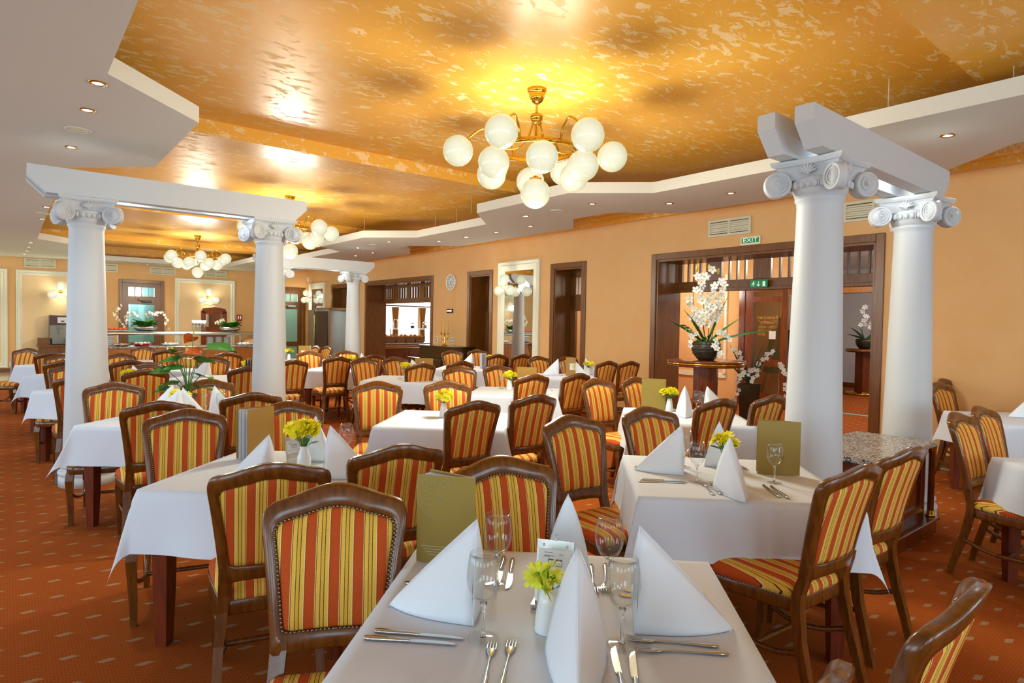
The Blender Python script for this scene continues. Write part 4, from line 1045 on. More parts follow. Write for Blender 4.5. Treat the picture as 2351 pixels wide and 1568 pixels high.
def bouquet(k, dx, dy, kind, n, lab, spread=.055, h=.20, bm=None, tilt=(0, 0), vs=1.):
    t = thing('flower_vase', lab, 'flower vase', tp(k, dx, dy), 0, 'white vases of yellow chrysanthemums')
    b = MB()
    if kind == 'cone': b.lathe([(0, 0), (.036, 0), (.038, .004), (.035, .05), (.028, .1), (.021, .14), (.0185, .141), (.024, .1), (0, .09)], 24)
    else: b.lathe([(0, 0), (.024, 0), (.03, .008), (.036, .04), (.033, .075), (.022, .105), (.018, .118), (.0215, .13), (.0185, .13), (.015, .118), (0, .1)], 24)
    vo = obj('vase', b, M_china, t); vo.scale = (min(1, vs*1.1),)*2+(vs,)
    top = .13*vs; st = MB()
    for i in range(n):
        a = i*2.4; rr = spread*math.sqrt((i+.3)/n)
        x, y, z = rr*math.cos(a)+tilt[0], rr*math.sin(a)+tilt[1], h+.03*(1-rr/spread)+random.uniform(-.012, .012)
        st.tube([(0, 0, .1*vs), (x*.5, y*.5, (top+z)/2), (x, y, z)], .0022, 5)
        o = obj('blossom', BL[2] if bm else BL[i % 2], None, t, (x, y, z)); bs = 1.0 if bm else 1.22; o.scale = (bs, bs, bs)
        o.rotation_euler = (-y*9+random.uniform(-.2, .2)+(.55 if y < .02 else 0), x*9+random.uniform(-.2, .2), random.uniform(0, 6))
    o = obj('stems', st, M_leaf, t)
    for i in range(5 if n > 4 else 1):
        a = i*1.26+.4; o = obj('leaf', LEAF, None, t, (.018*math.cos(a), .018*math.sin(a), (.135+.008*i)*vs)); o.rotation_euler = (random.uniform(-.4, .4), -.35, a)
bouquet('T1', -.02, -.085, 'cone', 4, 'white cone vase with lemon daisies on the front table', .040, .135, True, (-.01, -.015), .78)
bouquet('T2', -.02, -.05, 'bulb', 10, 'white vase with yellow chrysanthemums beside the olive grey menu', .05, .185)
bouquet('T3', .09, .0, 'bulb', 16, 'white vase with a full yellow bouquet on the left front table', .078, .215)
for k, dx, dy, n, l in (('T4', -.07, .09, 9, 'white vase of yellow chrysanthemums alone on the bare middle table'), ('T5', -.09, .26, 8, 'yellow chrysanthemums in a white vase beside the olive menu near the orchids'), ('T6', -.09, .13, 9, 'yellow chrysanthemums in a white vase next to the lone wine glass'), ('T7', .38, .3, 8, 'yellow chrysanthemums in a white vase right of the pictured menu'), ('T16', -.02, .05, 8, 'yellow chrysanthemums in a white vase in front of the serving hatch'),
                    ('T8', .36, .2, 8, 'yellow chrysanthemums in a white vase below the narrow door'), ('T9', .0, .0, 9, 'yellow chrysanthemums in a white vase between white napkins at the left'), ('TAL', .13, .05, 8, 'yellow chrysanthemums in a white vase behind the chair with all its legs showing'), ('TF', -.35, .0, 8, 'yellow chrysanthemums in a vase beside the brown menu near the cooler'), ('L12', .28, -.05, 8, 'yellow chrysanthemums just right of the foremost left column'),
                    ('L10', .0, .35, 8, 'yellow chrysanthemums on the last table of the left row'), ('R2e', .0, .45, 8, 'yellow chrysanthemums in front of the buffet dishes'), ('R2f', .05, .25, 8, 'yellow chrysanthemums right of the anthurium leaf'), ('R2d', .35, .2, 7, 'yellow chrysanthemums close by the left centre column')):
    bouquet(k, dx, dy, 'cone', n+2, l, .062, .175, None, (0, 0), .85)

# menus: two covers and a fan of pages
def menu(k, dx, dy, rz, lab, op=.5, hgt=.29, wd=.205, mc=None, pages=5, deco=0, pic=False):
    t = thing('menu_folder', lab, 'menu', tp(k, dx, dy), rz, 'standing menu folders')
    mc = mc or M_menu
    for i, a in enumerate((0, op)):
        b = MB(); b.box((0, -.0015, 0), (wd, .0015, hgt)); o = obj('cover', b, mc, t, (0, 0, 0), a)
        if i == 0 and deco:
            d = MB(); s = -1 if deco > 0 else 1
            for (sx, sz, R_, tn, ph0) in ((.15, .255, .026, 1.6, 0), (.105, .262, .02, 1.4, 2), (.16, .215, .03, 1.3, 4), (.12, .205, .02, 1.2, 1)):
                pts = []
                for q in range(28):
                    r = R_*(1-q/30); an = ph0+q/27*tn*2*PI; pts.append((sx+r*math.cos(an), s*.0022, sz+r*math.sin(an)))
                d.tube(pts, .0008, 4)
            d.tube(catmull([(.195, s*.0022, .27), (.19, s*.0022, .2), (.165, s*.0022, .16), (.12, s*.0022, .14)], 5), .0009, 4)
            for r_ in range(4): d.box((.07+.01*r_, -.0022 if s < 0 else .0016, .052-.009*r_), (.18-.008*r_, -.0016 if s < 0 else .0022, .0545-.009*r_))
            obj('printed_ornament', d, M_print, o)
        if i == 0 and pic:
            d = MB(); s = -.0024
            d.box((.06, s, .09), (.15, s+.001, .19)); p = obj('picture', d, M_paper, o)
            d = MB(); d.box((.118, s-.0006, .095), (.147, s, .185)); d.tube([(.075, s-.001, .15), (.09, s-.001, .17), (.1, s-.001, .14), (.11, s-.001, .12)], .004, 5); obj('picture_motif', d, M_bud, o)
            d = MB(); d.tube(catmull([(.1, s, .225), (.11, s, .235), (.12, s, .23), (.112, s, .222)], 4), .0012, 4); d.box((.08, s, .212), (.14, s+.001, .2145)); obj('printed_ornament', d, M_print, o)
    for i in range(pages):
        a = op*(i+1)/(pages+1)
        b = MB(); b.box((.003, -.0006, .004), (wd-.006, .0006, hgt-.006)); obj('page', b, M_paper if i % 2 == 0 else M_dpaper, t, (0, 0, 0), a)
menu('T1', -.27, .30, PI-.10, 'olive gold menu folder standing open behind the left wine glasses', -.42, .285, .195, M_menu, 4, -1)
menu('T2', .40, .08, PI-.05, 'olive grey menu folder standing behind a wine glass, next to the big column', -.3, .285, .215, M_menu, 2, 1)
menu('T3', -.24, .33, -PI*.5-.25, 'tall menu folder showing fanned white pages on the left front table', -.62, .285, .20, M_menu2, 6)
menu('T5', -.12, .30, PI+.0, 'olive menu folder beside yellow flowers near the orchid stand', -.35, .29, .22, M_menu, 2, 1)
menu('T6', .22, .3, PI+.1, 'ochre menu folder standing behind a chair, on the lone wine glass table', -.3, .26, .24, M_menu2, 3)
menu('T7', .03, .08, -.1, 'pictured ochre menu folder between two napkins near the wall', .9, .28, .15, M_menu2, 5, 0, True)
menu('T8', .22, .0, -1.2, 'dark edged menu folder on the table before the piano', .5, .26, .16, M_dpaper, 5)
menu('T16', .30, .28, PI, 'ochre menu folder standing wide open before the piano', -.25, .27, .26, M_menu2, 3)
menu('T13', .60, .12, -.12, 'pictured ochre menu folder at the right edge of the room', .8, .26, .19, M_menu2, 6, 0, True)
menu('TF', -.18, .05, -.1, 'brown menu folder with a white label near the drinks cooler', .6, .28, .24, M_menu2, 4, 0, True)
menu('R2d', .47, .05, -1.3, 'narrow ochre menu folder in front of the left centre column', .4, .27, .2, M_menu2, 3)

# metal clip stands with a written card
def clip_stand(k, dx, dy, rz, lab, s=1.):
    t = thing('card_stand', lab, 'card stand', tp(k, dx, dy), rz, 'metal card stands'); t.scale = (s, s, s)
    lean = -.16; Mx = Matrix.Translation((0, 0, .002)) @ Matrix.Rotation(lean, 4, 'X')
    b = MB(); b.box((-.052, -.003, 0), (.052, .003, .175), M=Mx); obj('back_plate', b, M_chrome, t)
    b = MB(); b.box((-.056, -.028, 0), (.056, .045, .012)); obj('foot', b, M_chrome, t)
    b = MB(); b.box((-.046, -.0045, .075), (.046, -.003, .152), M=Mx); o = obj('card', b, M_paper, t)
    d = MB()
    for x0, x1, z in ((-.03, -.008, .142), (-.03, -.002, .1335), (-.032, -.018, .096), (-.032, -.02, .09), (-.005, .006, .096), (.02, .034, .092)): d.box((x0, -.0054, z), (x1, -.0047, z+.0012), M=Mx)
    for x0 in (-.018, .003):
        for q in (((x0, -.0054, .122), (x0+.018, -.0047, .126)), ((x0, -.0054, .107), (x0+.018, -.0047, .1085)), ((x0, -.0054, .1085), (x0+.0008, -.0047, .122)), ((x0+.0172, -.0054, .1085), (x0+.018, -.0047, .122))): d.box(*q, M=Mx)
    for (x0, z0, n_) in ((-.032, .130, 6), (.012, .138, 4), (-.012, .113, 2), (.008, .113, 3)):
        d.tube([tuple(Mx @ Vector((x0+.0035*i, -.0052, z0+.0028*(i % 2)))) for i in range(n_)], .0005, 4)
    obj('handwriting', d, M_ink, o)
    b = MB(); b.box((-.052, -.008, .056), (.052, -.003, .072), M=Mx); obj('clip_bar', b, M_chrome, t)
    b = MB(); b.tube([tuple(Mx @ Vector((.006*math.sin(a), 0, .184+.007*math.cos(a)))) for a in [i*PI/5 for i in range(11)]], .0018, 6); b.tube([tuple(Mx @ Vector((0, 0, .17))), tuple(Mx @ Vector((0, 0, .18)))], .003, 6); obj('clip_ring', b, M_chrome, t)
    for x in (-.033, .033):
        b = MB(); b.sphere(tuple(Mx @ Vector((x, -.004, .162))), .0035, 8, 6); obj('rivet', b, M_steel, t)
    b = MB(); b.box((-.045, -.0045, .006), (.045, -.003, .05), M=Mx); obj('lower_card', b, M_paper, t)
clip_stand('T1', -.01, .05, -.18, 'metal clip stand with a handwritten card behind the daisies', 1.0)
clip_stand('T3', .0, .09, 1.05, 'metal clip stand turned sideways beside the yellow bouquet', .9)
# salt and pepper
def shaker(k, dx, dy, lab):
    t = thing('salt_shaker', lab, 'shaker', tp(k, dx, dy), 0, 'salt and pepper shakers')
    b = MB(); b.lathe([(0, 0), (.02, 0), (.021, .005), (.017, .05), (.015, .055)], 14); obj('body', b, M_china, t)
    b = MB(); b.lathe([(.0155, .054), (.016, .066), (.01, .073), (0, .075)], 14); obj('cap', b, M_chrome, t)
shaker('T8', .3, .06, 'small white shaker left of two on the table before the piano'); shaker('T8', .35, .02, 'small white shaker right of two on the table before the piano')
shaker('T9', .12, .24, 'small white shaker behind the glasses on the left table')

# ================================================================== PLANTS
def petal5(b, c, rot, s, mi=0):
    M_ = Matrix.Translation(c) @ rot
    for k in range(5):
        a = k*2*PI/5; vs = []
        for q, ww in ((0, .15), (.4, .9), (.75, 1.0), (1.0, .3)):
            for sg in (-1, 0, 1): vs.append((s*q*math.cos(a)-sg*s*.34*ww*math.sin(a), s*q*math.sin(a)+sg*s*.34*ww*math.cos(a), .25*s*q*q+(.0 if sg else .06*s)))
        b.add(vs, [(3*i+j, 3*i+3+j, 3*i+4+j, 3*i+1+j) for i in range(3) for j in range(2)], mi, True, M_)
    b.sphere((0, 0, .12*s), .16*s, 8, 6, 1, M=M_)
def orchid_flower(s): b = MB(); petal5(b, (0, 0, 0), Matrix.Identity(4), s); return b.mesh('orchid_blossom', [M_orchid, M_bud])
OF = orchid_flower(.055); OFS = orchid_flower(.038)
def blade(L, lean, az, w_=.016, droop=.5):
    b = MB(); vs = []
    for i in range(9):
        q = i/8; r = L*(math.sin(lean)*q+droop*.35*q*q*math.sin(lean)); z = L*(math.cos(lean)*q-droop*.5*q*q*math.sin(lean)); ww = w_*(1-q**2.2)*(.6+.4*math.sin(PI*q))+.001
        nx_, nz_ = math.cos(lean+.5*q*droop), math.sin(lean+.5*q*droop)
        for s in (-1, 0, 1): vs.append((r*math.cos(az)-s*ww*(.45*math.sin(az)+.8*nx_*math.cos(az)), r*math.sin(az)+s*ww*(.45*math.cos(az)-.8*nx_*math.sin(az)), z+s*ww*.85*nz_+(0 if s else -.15*ww)))
    return b.add(vs, [(3*i+j, 3*i+3+j, 3*i+4+j, 3*i+1+j) for i in range(8) for j in range(2)])
def face_cam(p, spread=.5):
    d = (Vector((0, 0, 1.5))-Vector(p)); q = d.to_track_quat('Z', 'Y').to_euler()
    return (q.x+random.uniform(-spread, spread), q.y+random.uniform(-spread, spread), q.z+random.uniform(-.4, .4))
def spray(t, base, pts, n, mesh, start=.35, jit=.03, name='orchid_stem'):
    path = catmull(pts, 6); st = MB(); st.tube(path, .004, 6); o = obj(name, st, M_dleaf, t)
    for i in range(n):
        q = start+(1-start)*i/max(1, n-1); p = path[min(len(path)-1, int(q*(len(path)-1)))]
        p = (p[0]+random.uniform(-jit, jit), p[1]-abs(random.uniform(0, jit)), p[2]+random.uniform(-jit, jit)*.6)
        f = obj('orchid_blossom', mesh, None, o, p); wl = Vector(base)+Vector(p); f.rotation_euler = face_cam(wl)
        k = random.uniform(.85, 1.15); f.scale = (k, k, k)
# round pedestal table with the big arrangement
RT = (1.74, 8.40)
t = thing('round_pedestal_table', 'tall round mahogany pedestal table with a brass banded edge before the portal', 'pedestal table', (*RT, 0))
b = MB(); b.lathe([(0, 1.09), (.48, 1.09), (.50, 1.083), (.50, 1.07), (.485, 1.066)], 48); b.lathe([(.485, 1.035), (.495, 1.03), (.49, 1.02), (.45, 1.01), (0, 1.01)], 48); obj('tabletop', b, M_redwood, t)
b = MB(); b.lathe([(.485, 1.067), (.494, 1.064), (.494, 1.038), (.485, 1.034)], 48); obj('brass_band', b, M_brass, t)
b = MB(); b.lathe([(.17, .1), (.16, .16), (.16, 1.01)], 8, smooth=False); obj('pedestal', b, M_redwood, t)
b = MB(); b.lathe([(0, .1), (.3, .1), (.32, .08), (.32, .0), (0, 0)], 40); obj('foot', b, M_redwood, t)
t = thing('orchid_arrangement', 'large white orchid arrangement in a dark woven bowl on the round pedestal table', 'flower arrangement', (*RT, 1.092))
b = MB(); b.lathe([(0, 0), (.10, 0), (.13, .03), (.175, .1), (.188, .17), (.18, .22), (.165, .25), (.155, .245), (.16, .2), (0, .18)], 32); obj('bowl', b, M_pot, t)
for z in (.06, .09, .12, .15, .18, .21):
    r = .155 if z < .08 else (.178 if z < .11 else .19 if z < .19 else .187)
    b = MB(); b.tube([(r*math.cos(a)+.002*math.sin(5*a), r*math.sin(a), z+.004*math.sin(3*a+z*90)) for a in [i*PI/16 for i in range(33)]], .005, 5); obj('woven_band', b, M_pot, t)
B0 = (*RT, 1.092)
spray(t, B0, [(0, 0, .2), (-.04, 0, .45), (-.06, -.05, .75), (-.13, -.07, 1.12)], 14, OF, .4, .07)
spray(t, B0, [(.02, 0, .2), (.02, 0, .5), (.0, -.04, .8), (-.01, -.05, 1.15)], 11, OF, .42, .08)
spray(t, B0, [(.05, 0, .2), (.1, 0, .5), (.13, -.03, .75), (.2, -.05, 1.06)], 11, OF, .4, .05)
spray(t, B0, [(-.02, 0, .2), (-.1, 0, .42), (-.17, -.05, .6), (-.2, -.06, .9)], 10, OF, .45, .06)
spray(t, B0, [(0, -.05, .22), (.05, -.16, .26), (.09, -.19, .18), (.13, -.2, .06)], 6, OFS, .4, .03)
spray(t, B0, [(-.05, -.05, .22), (-.16, -.08, .34), (-.23, -.08, .3), (-.24, -.08, .2)], 5, OFS, .4, .03)
spray(t, B0, [(.05, -.03, .22), (.15, -.05, .36), (.22, -.05, .36), (.25, -.05, .28)], 6, OFS, .35, .03)
for L, ln, az in ((.75, .35, .2), (.62, .75, .1), (.86, 1.15, -.05), (.6, .5, 3.3), (.62, .85, 3.2), (.66, .3, -1.2), (.55, .6, -2.5), (.6, .25, 2.2)):
    o = obj('leaf', blade(L, ln, az, .02, .35), M_dleaf if random.random() < .5 else M_leaf, t, (0, 0, .2))
for p in ((-.16, -.07, 1.20), (-.0, -.05, 1.22), (.03, -.05, 1.2), (.12, -.05, 1.17)):
    b = MB(); b.sphere((0, 0, 0), .026, 8, 8, sq=(.7, .7, 1.6)); obj('bud', b, M_bud, t, p)
for i in range(14):
    a = random.uniform(0, 6.28); o = obj('leaf', LEAF, None, t, (.1*math.cos(a), .1*math.sin(a), .24+.06*random.random())); o.rotation_euler = (random.uniform(-.6, .6), random.uniform(-.9, .1), a); o.scale = (1.5, 1.5, 1.5)
for s in (1,):
    tw = MB(); tw.tube(catmull([(-.1, 0, .25), (-.2, -.02, .4), (-.3, -.03, .46), (-.36, -.03, .44)], 5), .003, 5); tob = obj('twig', tw, M_dleaf, t)
    for i in range(8):
        o = obj('leaf', LEAF, None, tob, (-.2-.02*i, -.02, .40+.012*min(i, 4))); o.rotation_euler = (random.uniform(-.5, .5), random.uniform(-.5, .5), PI+random.uniform(-1.2, 1.2)); o.scale = (1.3, 1.3, 1.3)
# floor vase with orchids behind
FV = (2.62, 9.55)
t = thing('floor_vase', 'tall square brown floor vase with white orchids and dark blade leaves by the portal', 'flower arrangement', (*FV, 0))
b = MB(); b.loft([[(x*h, y*h, z) for x, y in ((-1, -1), (1, -1), (1, 1), (-1, 1))] for h, z in ((.085, 0), (.11, .68), (.12, .70), (.105, .70), (.1, .66))], True, True, 0, False); obj('vase', b, M_pot, t, None, .5)
B0 = (*FV, 0)
for L, ln, az in ((.72, .12, 0), (.66, .22, 3), (.62, .3, 2.6), (.70, .28, .2), (.6, .5, .1), (.7, .45, 3.3), (.62, .2, 1.5), (.64, .35, -.6), (.55, .7, 3.0), (.72, .08, 2)):
    obj('leaf', blade(L, ln, az, .018, .2), M_dleaf, t, (0, 0, .68))
for side in (-1, 1):
    spray(t, B0, [(0, 0, .7), (side*.12, -.05, .95), (side*.2, -.08, 1.12), (side*.26, -.1, 1.2)], 7, OFS, .3, .04)
spray(t, B0, [(0, 0, .7), (-.1, -.1, .86), (-.18, -.14, .78), (-.24, -.15, .45)], 10, OFS, .3, .04)
spray(t, B0, [(0, 0, .7), (.16, -.1, .95), (.34, -.14, 1.0), (.45, -.15, .9), (.48, -.15, .55)], 9, OFS, .55, .03)
spray(t, B0, [(0, 0, .7), (.0, -.1, .9), (.02, -.12, .86), (.0, -.14, .7)], 7, OFS, .3, .05)
# distant lobby plant on its table
LT = (6.75, 15.2)
t = thing('lobby_pedestal_table', 'small mahogany pedestal table in the lobby seen between the right columns', 'pedestal table', (*LT, 0))
b = MB(); b.lathe([(0, 1.08), (.38, 1.08), (.4, 1.06), (.4, 1.02), (.36, 1.0), (0, 1.0)], 32); obj('tabletop', b, M_redwood, t)
b = MB(); b.lathe([(.402, 1.055), (.406, 1.05), (.406, 1.03), (.402, 1.025)], 32); obj('brass_band', b, M_brass, t)
b = MB(); b.lathe([(.2, .06), (.2, 1.0)], 6, smooth=False); obj('pedestal', b, M_redwood, t)
b = MB(); b.lathe([(0, .07), (.36, .07), (.38, .05), (.38, 0), (0, 0)], 32); obj('foot', b, M_brass, t)
t = thing('lobby_orchid', 'pale yellow orchid in a dark round bowl on the lobby pedestal table', 'potted orchid', (*LT, 1.082))
b = MB(); b.lathe([(0, 0), (.11, 0), (.17, .07), (.195, .16), (.19, .23), (.17, .23), (0, .2)], 28); obj('bowl', b, M_pot, t)
B0 = (*LT, 1.082)
spray(t, B0, [(-.05, 0, .2), (-.07, 0, .5), (-.06, -.03, .75), (-.05, -.05, 1.0)], 11, OF, .4, .07)
spray(t, B0, [(.1, 0, .2), (.14, 0, .5), (.17, -.03, .7), (.19, -.05, .9)], 10, OF, .35, .07)
for L, ln, az in ((.5, .7, 3.3), (.45, .8, 0), (.4, .4, 2), (.45, .9, -.4), (.4, 1.0, 2.9)): obj('leaf', blade(L, ln, az, .03, .5), M_dleaf, t, (0, 0, .2))

# anthurium in a terracotta pot
AP_ = (-3.42, 5.15)
t = thing('potted_anthurium', 'orange flowered anthurium in a terracotta pot behind the left napkins', 'potted plant', (*AP_, .0))
t.location = (-3.20, 4.85, ZT)
b = MB(); b.lathe([(0, 0), (.055, 0), (.075, .12), (.08, .125), (.08, .15), (.07, .15), (.065, .13), (0, .125)], 24); obj('pot', b, M_terra, t)
def heart(L):
    b = MB(); vs = []; nn = 9
    for i in range(nn):
        q = i/(nn-1); ww = L*.46*(math.sin(PI*min(1, .12+q*.9))**.75)*(1.05-.35*q)
        for s in (-1, -.5, 0, .5, 1): vs.append((L*(q-.08*abs(s)*(1 if q < .2 else 0)), s*ww, -.35*L*q*q+.10*L*abs(s)))
    return b.add(vs, [(5*i+j, 5*i+5+j, 5*i+6+j, 5*i+1+j) for i in range(nn-1) for j in range(4)])
HL = heart(.17).mesh('leaf', [M_leaf])
for x, y, z, az, s in ((-.15, -.02, .33, 3.3, 1.), (-.10, 0, .42, 3.0, 1.1), (.16, .02, .53, .1, 1.35), (.03, 0, .44, 1.9, 1.), (.12, -.02, .30, -.4, 1.), (-.03, -.03, .36, 3.8, .9), (.09, 0, .20, -.1, 1.), (-.07, -.03, .23, 3.6, .8), (.08, 0, .42, .7, .8), (-.07, .0, .5, 2.6, .9), (.03, -.04, .16, -1.2, .8), (-.12, -.03, .18, 3.9, .8)):
    b = MB(); b.tube(catmull([(0, 0, .13), (x*.4, y*.4, z*.6+.05), (x, y, z)], 4), .0035, 6); o = obj('stalk', b, M_leaf, t)
    lf = obj('leaf', HL, None, o, (x, y, z)); lf.rotation_euler = (random.uniform(-.5, .5), -.15, az); lf.scale = (s, s, s)
SPATHE = heart(.13).mesh('spathe', [M_anth])
for x, y, z in ((.0, -.02, .50), (.07, -.03, .63)):
    b = MB(); b.tube([(0, 0, .13), (x*.6, y, z*.6), (x, y, z)], .003, 6); o = obj('flower_stalk', b, M_leaf, t)
    sp_ = obj('spathe', SPATHE, None, o, (x, y, z)); sp_.rotation_euler = (.5, -.1+.3*(z > .55), .2 if z < .55 else 2.6)
    b = MB(); b.tube([(x, y, z), (x+.01, y-.01, z+.06)], .006, 6); obj('spadix', b, M_bud, o)

# ================================================================== BUFFET AND BACK WALL THINGS
t = wthing('buffet_counter', 'honey coloured buffet counter with a pale worktop in front of the back wall', 'buffet counter', 3.5, 16.9)
b = MB(); b.box((-1.75, -.4, .08), (1.6, .4, .82)); obj('body', b, M_honey, t)
for i in range(5):
    x0 = -1.70+.66*i; b = MB()
    for q in (((x0, -.415, .14), (x0+.6, -.4, .18)), ((x0, -.415, .74), (x0+.6, -.4, .78)), ((x0, -.415, .18), (x0+.04, -.4, .74)), ((x0+.56, -.415, .18), (x0+.6, -.4, .74))): b.box(*q)
    obj('panel_moulding', b, M_honey, t)
b = MB(); b.box((-1.75, -.36, 0), (1.6, .36, .08)); obj('plinth', b, M_redwood, t)
b = MB(); b.box((-1.8, -.45, .82), (1.65, .45, .86), bev=.006); obj('worktop', b, M_granite, t)
b = MB(); b.box((-1.72, -.22, 1.12), (1.6, .22, 1.20), bev=.03); obj('glass_shelf', b, M_chrome, t)
b = MB(); b.box((-1.78, -.3, 1.205), (1.62, .3, 1.215)); obj('shelf_top', b, M_pane, t)
for x in (-1.5, -.2, 1.2):
    b = MB(); b.tube([(x, 0, .86), (x, 0, 1.13)], .016, 10); obj('shelf_post', b, M_chrome, t)
def bowl(v, u, z, r, h, m, lab, cat='bowl', fill=None):
    t = wthing('serving_bowl', lab, cat, v, u, z); b = MB(); b.lathe([(0, 0), (r*.55, 0), (r*.8, h*.4), (r, h), (r*.95, h), (r*.7, h*.4), (0, h*.25)], 28); obj('bowl', b, m, t)
    if fill:
        for i in range(16):
            a = i*2.4; rr = r*.8*math.sqrt(i/16); b = MB(); b.sphere((0, 0, 0), r*.2, 8, 6, sq=(1.2, .8, .6)); o = obj('filling', b, fill, t, (rr*math.cos(a), rr*math.sin(a), h*.85)); o.rotation_euler = (random.random(), random.random(), a)
bowl(2.45, 16.75, .862, .22, .07, M_red, 'red enamel dish of salad on the buffet counter', fill=M_orchid)
bowl(3.05, 16.75, .862, .2, .06, M_china, 'white dish of food beside the red dish on the buffet', fill=M_orchid)
bowl(2.05, 16.75, .862, .2, .05, M_chrome, 'steel platter of cold cuts at the left end of the buffet', fill=M_bread)
bowl(4.75, 16.7, .862, .22, .05, M_china, 'white platter at the right end of the buffet', fill=M_paper)
for i, v in enumerate((4.0, 4.2, 4.4)):
    t = wthing('plate_stack', 'stack of white plates under the buffet shelf, %s of three' % ('left', 'middle', 'right')[i], 'plates', v, 17.0, .86, 'stacks of plates on the buffet')
    for j in range(9):
        b = MB(); b.lathe([(0, .003), (.06, .0), (.095, .018), (.093, .02), (.06, .006), (0, .006)], 24); obj('plate', b, M_china, t, (0, 0, .024*j))
t = wthing('cup_crate', 'clear rack of small glasses standing on the buffet shelf', 'glass rack', 3.72, 16.9, 1.216)
for i in range(4):
    for j in range(2):
        b = MB(); b.lathe([(0, .002), (.03, 0), (.034, .13), (.031, .13), (.028, .008), (0, .008)], 16); obj('tumbler', b, M_glass, t, (-.12+.08*i, -.04+.08*j, 0))
        b = MB(); b.lathe([(0, .002), (.03, 0), (.034, .13), (.031, .13), (.028, .008), (0, .008)], 16); obj('tumbler', b, M_china, t, (-.12+.08*i, -.04+.08*j, .14))
def shelf_orchid(v, lab, arcs):
    t = wthing('orchid_bowl', lab, 'potted orchid', v, 16.9, 1.216); t.rotation_euler = (0, 0, PI/4)
    b = MB(); b.lathe([(0, 0), (.16, 0), (.24, .05), (.25, .1), (.23, .1), (.21, .05), (0, .03)], 32); obj('bowl', b, M_chrome, t)
    for i in range(22):
        a = i*.9; o = obj('leaf', HL, None, t, (.1*math.cos(a), .1*math.sin(a), .1+.02*(i % 4))); o.rotation_euler = (random.uniform(-.4, .4), -.9+.3*(i % 3), a); o.scale = (1.1, 1.1, 1.1)
    for pts in arcs: spray(t, tuple(t.location), pts, 13, OFS, .3, .04)
shelf_orchid(2.55, 'white orchids arching from a silver bowl on the buffet shelf, before the pale door', [[(0, 0, .08), (-.2, 0, .4), (-.38, -.02, .35), (-.42, -.02, .08)], [(0, 0, .08), (.2, 0, .42), (.4, -.02, .38), (.46, -.02, .05)], [(0, 0, .08), (.05, 0, .4), (.15, -.02, .42), (.25, -.02, .38)], [(-.2, 0, .08), (-.5, 0, .2), (-.62, -.02, .42), (-.5, -.02, .6)]])
shelf_orchid(4.45, 'small white orchid in a silver bowl at the right of the buffet shelf', [[(0, 0, .08), (-.15, 0, .28), (-.28, 0, .24), (-.34, 0, .2)]])
t = wthing('bread_tray', 'tray of orange slices and pastries at the left end of the buffet shelf', 'tray', 1.95, 16.9, 1.216)
b = MB(); b.box((-.25, -.16, 0), (.25, .16, .015), bev=.006); obj('tray', b, M_china, t)
for i in range(10):
    b = MB(); b.sphere((0, 0, 0), .05, 10, 6, sq=(1.3, .8, .6)); obj('pastry', b, M_bread if i % 2 else M_anth, t, (-.2+.045*i, -.08+.1*(i % 2), .04))
t = wthing('crispbread_sack', 'crumpled paper wrapped bread at the right end of the buffet counter', 'bread', 4.95, 16.8, .86)
b = MB(); rr = []
for z, s in ((0, 1.), (.08, .95), (.16, .6), (.22, .2)): rr.append([(.26*s*math.cos(j*PI/6)*(1+.15*((j*7) % 3-1)), .15*s*math.sin(j*PI/6), z+.02*((j*5) % 3)) for j in range(12)])
b.loft(rr, True, True, 0, False); obj('wrapper', b, mat('kraft_paper', (206, 160, 112), .8), t)
t = wthing('crockery_crate', 'grey stacked trays behind the left end of the buffet', 'trays', 1.75, 17.3, .86)
for j in range(6):
    b = MB(); b.box((-.2, -.15, .05*j), (.2, .15, .05*j+.035), bev=.006); obj('tray', b, M_china if j < 4 else M_chrome, t)
# drinks machine on its sideboard
t = wthing('sideboard', 'dark wood sideboard under the drinks machine at the back wall', 'sideboard', 1.35, UB-.32)
b = MB(); b.box((-.68, -.27, .06), (.68, .27, .70)); obj('body', b, M_doorwood, t)
b = MB(); b.box((-.72, -.3, .70), (.72, .3, .74), bev=.006); obj('worktop', b, M_doorwood, t)
for i in range(3):
    b = MB(); b.box((-.64+.43*i, -.285, .12), (-.24+.43*i, -.27, .66), bev=.004); d_ = obj('door', b, M_doorwood, t); b = MB(); b.sphere((-.3+.43*i, -.295, .42), .014, 8, 6); obj('knob', b, M_brass, d_)
b = MB(); b.box((-.70, -.2, .74), (-.38, .2, .93), bev=.005); obj('box', b, M_doorwood, t)
b = MB(); b.box((-.66, -.25, 0), (.66, .25, .06)); obj('plinth', b, M_redwood, t)
t = wthing('drinks_machine', 'tall steel hot drinks machine with a dark red top panel on the sideboard', 'coffee machine', 1.28, UB-.32, .742)
b = MB(); b.box((-.38, -.2, 0), (.42, .24, .82), bev=.01); obj('body', b, mat('dark_machine_steel', (126, 126, 118), .35, metal=.8), t)
b = MB(); b.box((-.37, -.215, .54), (.41, -.2, .81)); obj('top_panel', b, mat('dark_red_panel', (74, 22, 14), .3), t)
b = MB(); b.box((-.2, -.222, .60), (.38, -.215, .76)); o = obj('label_plate', b, M_paper, t)
d = MB()
for i in range(4): d.box((-.12+.12*i, -.226, .63), (-.05+.12*i, -.222, .67))
obj('drink_symbols', d, M_ink, o)
for x in (-.18, .1):
    b = MB(); b.box((x-.05, -.23, .44), (x+.09, -.2, .52)); b.tube([(x, -.24, .44), (x, -.24, .3)], .012); obj('dispenser', b, M_hole, t)
b = MB(); b.box((-.02, -.3, .06), (.2, -.2, .16)); b.box((-.36, -.28, 0), (.4, -.2, .03)); obj('drip_tray', b, M_black, t)
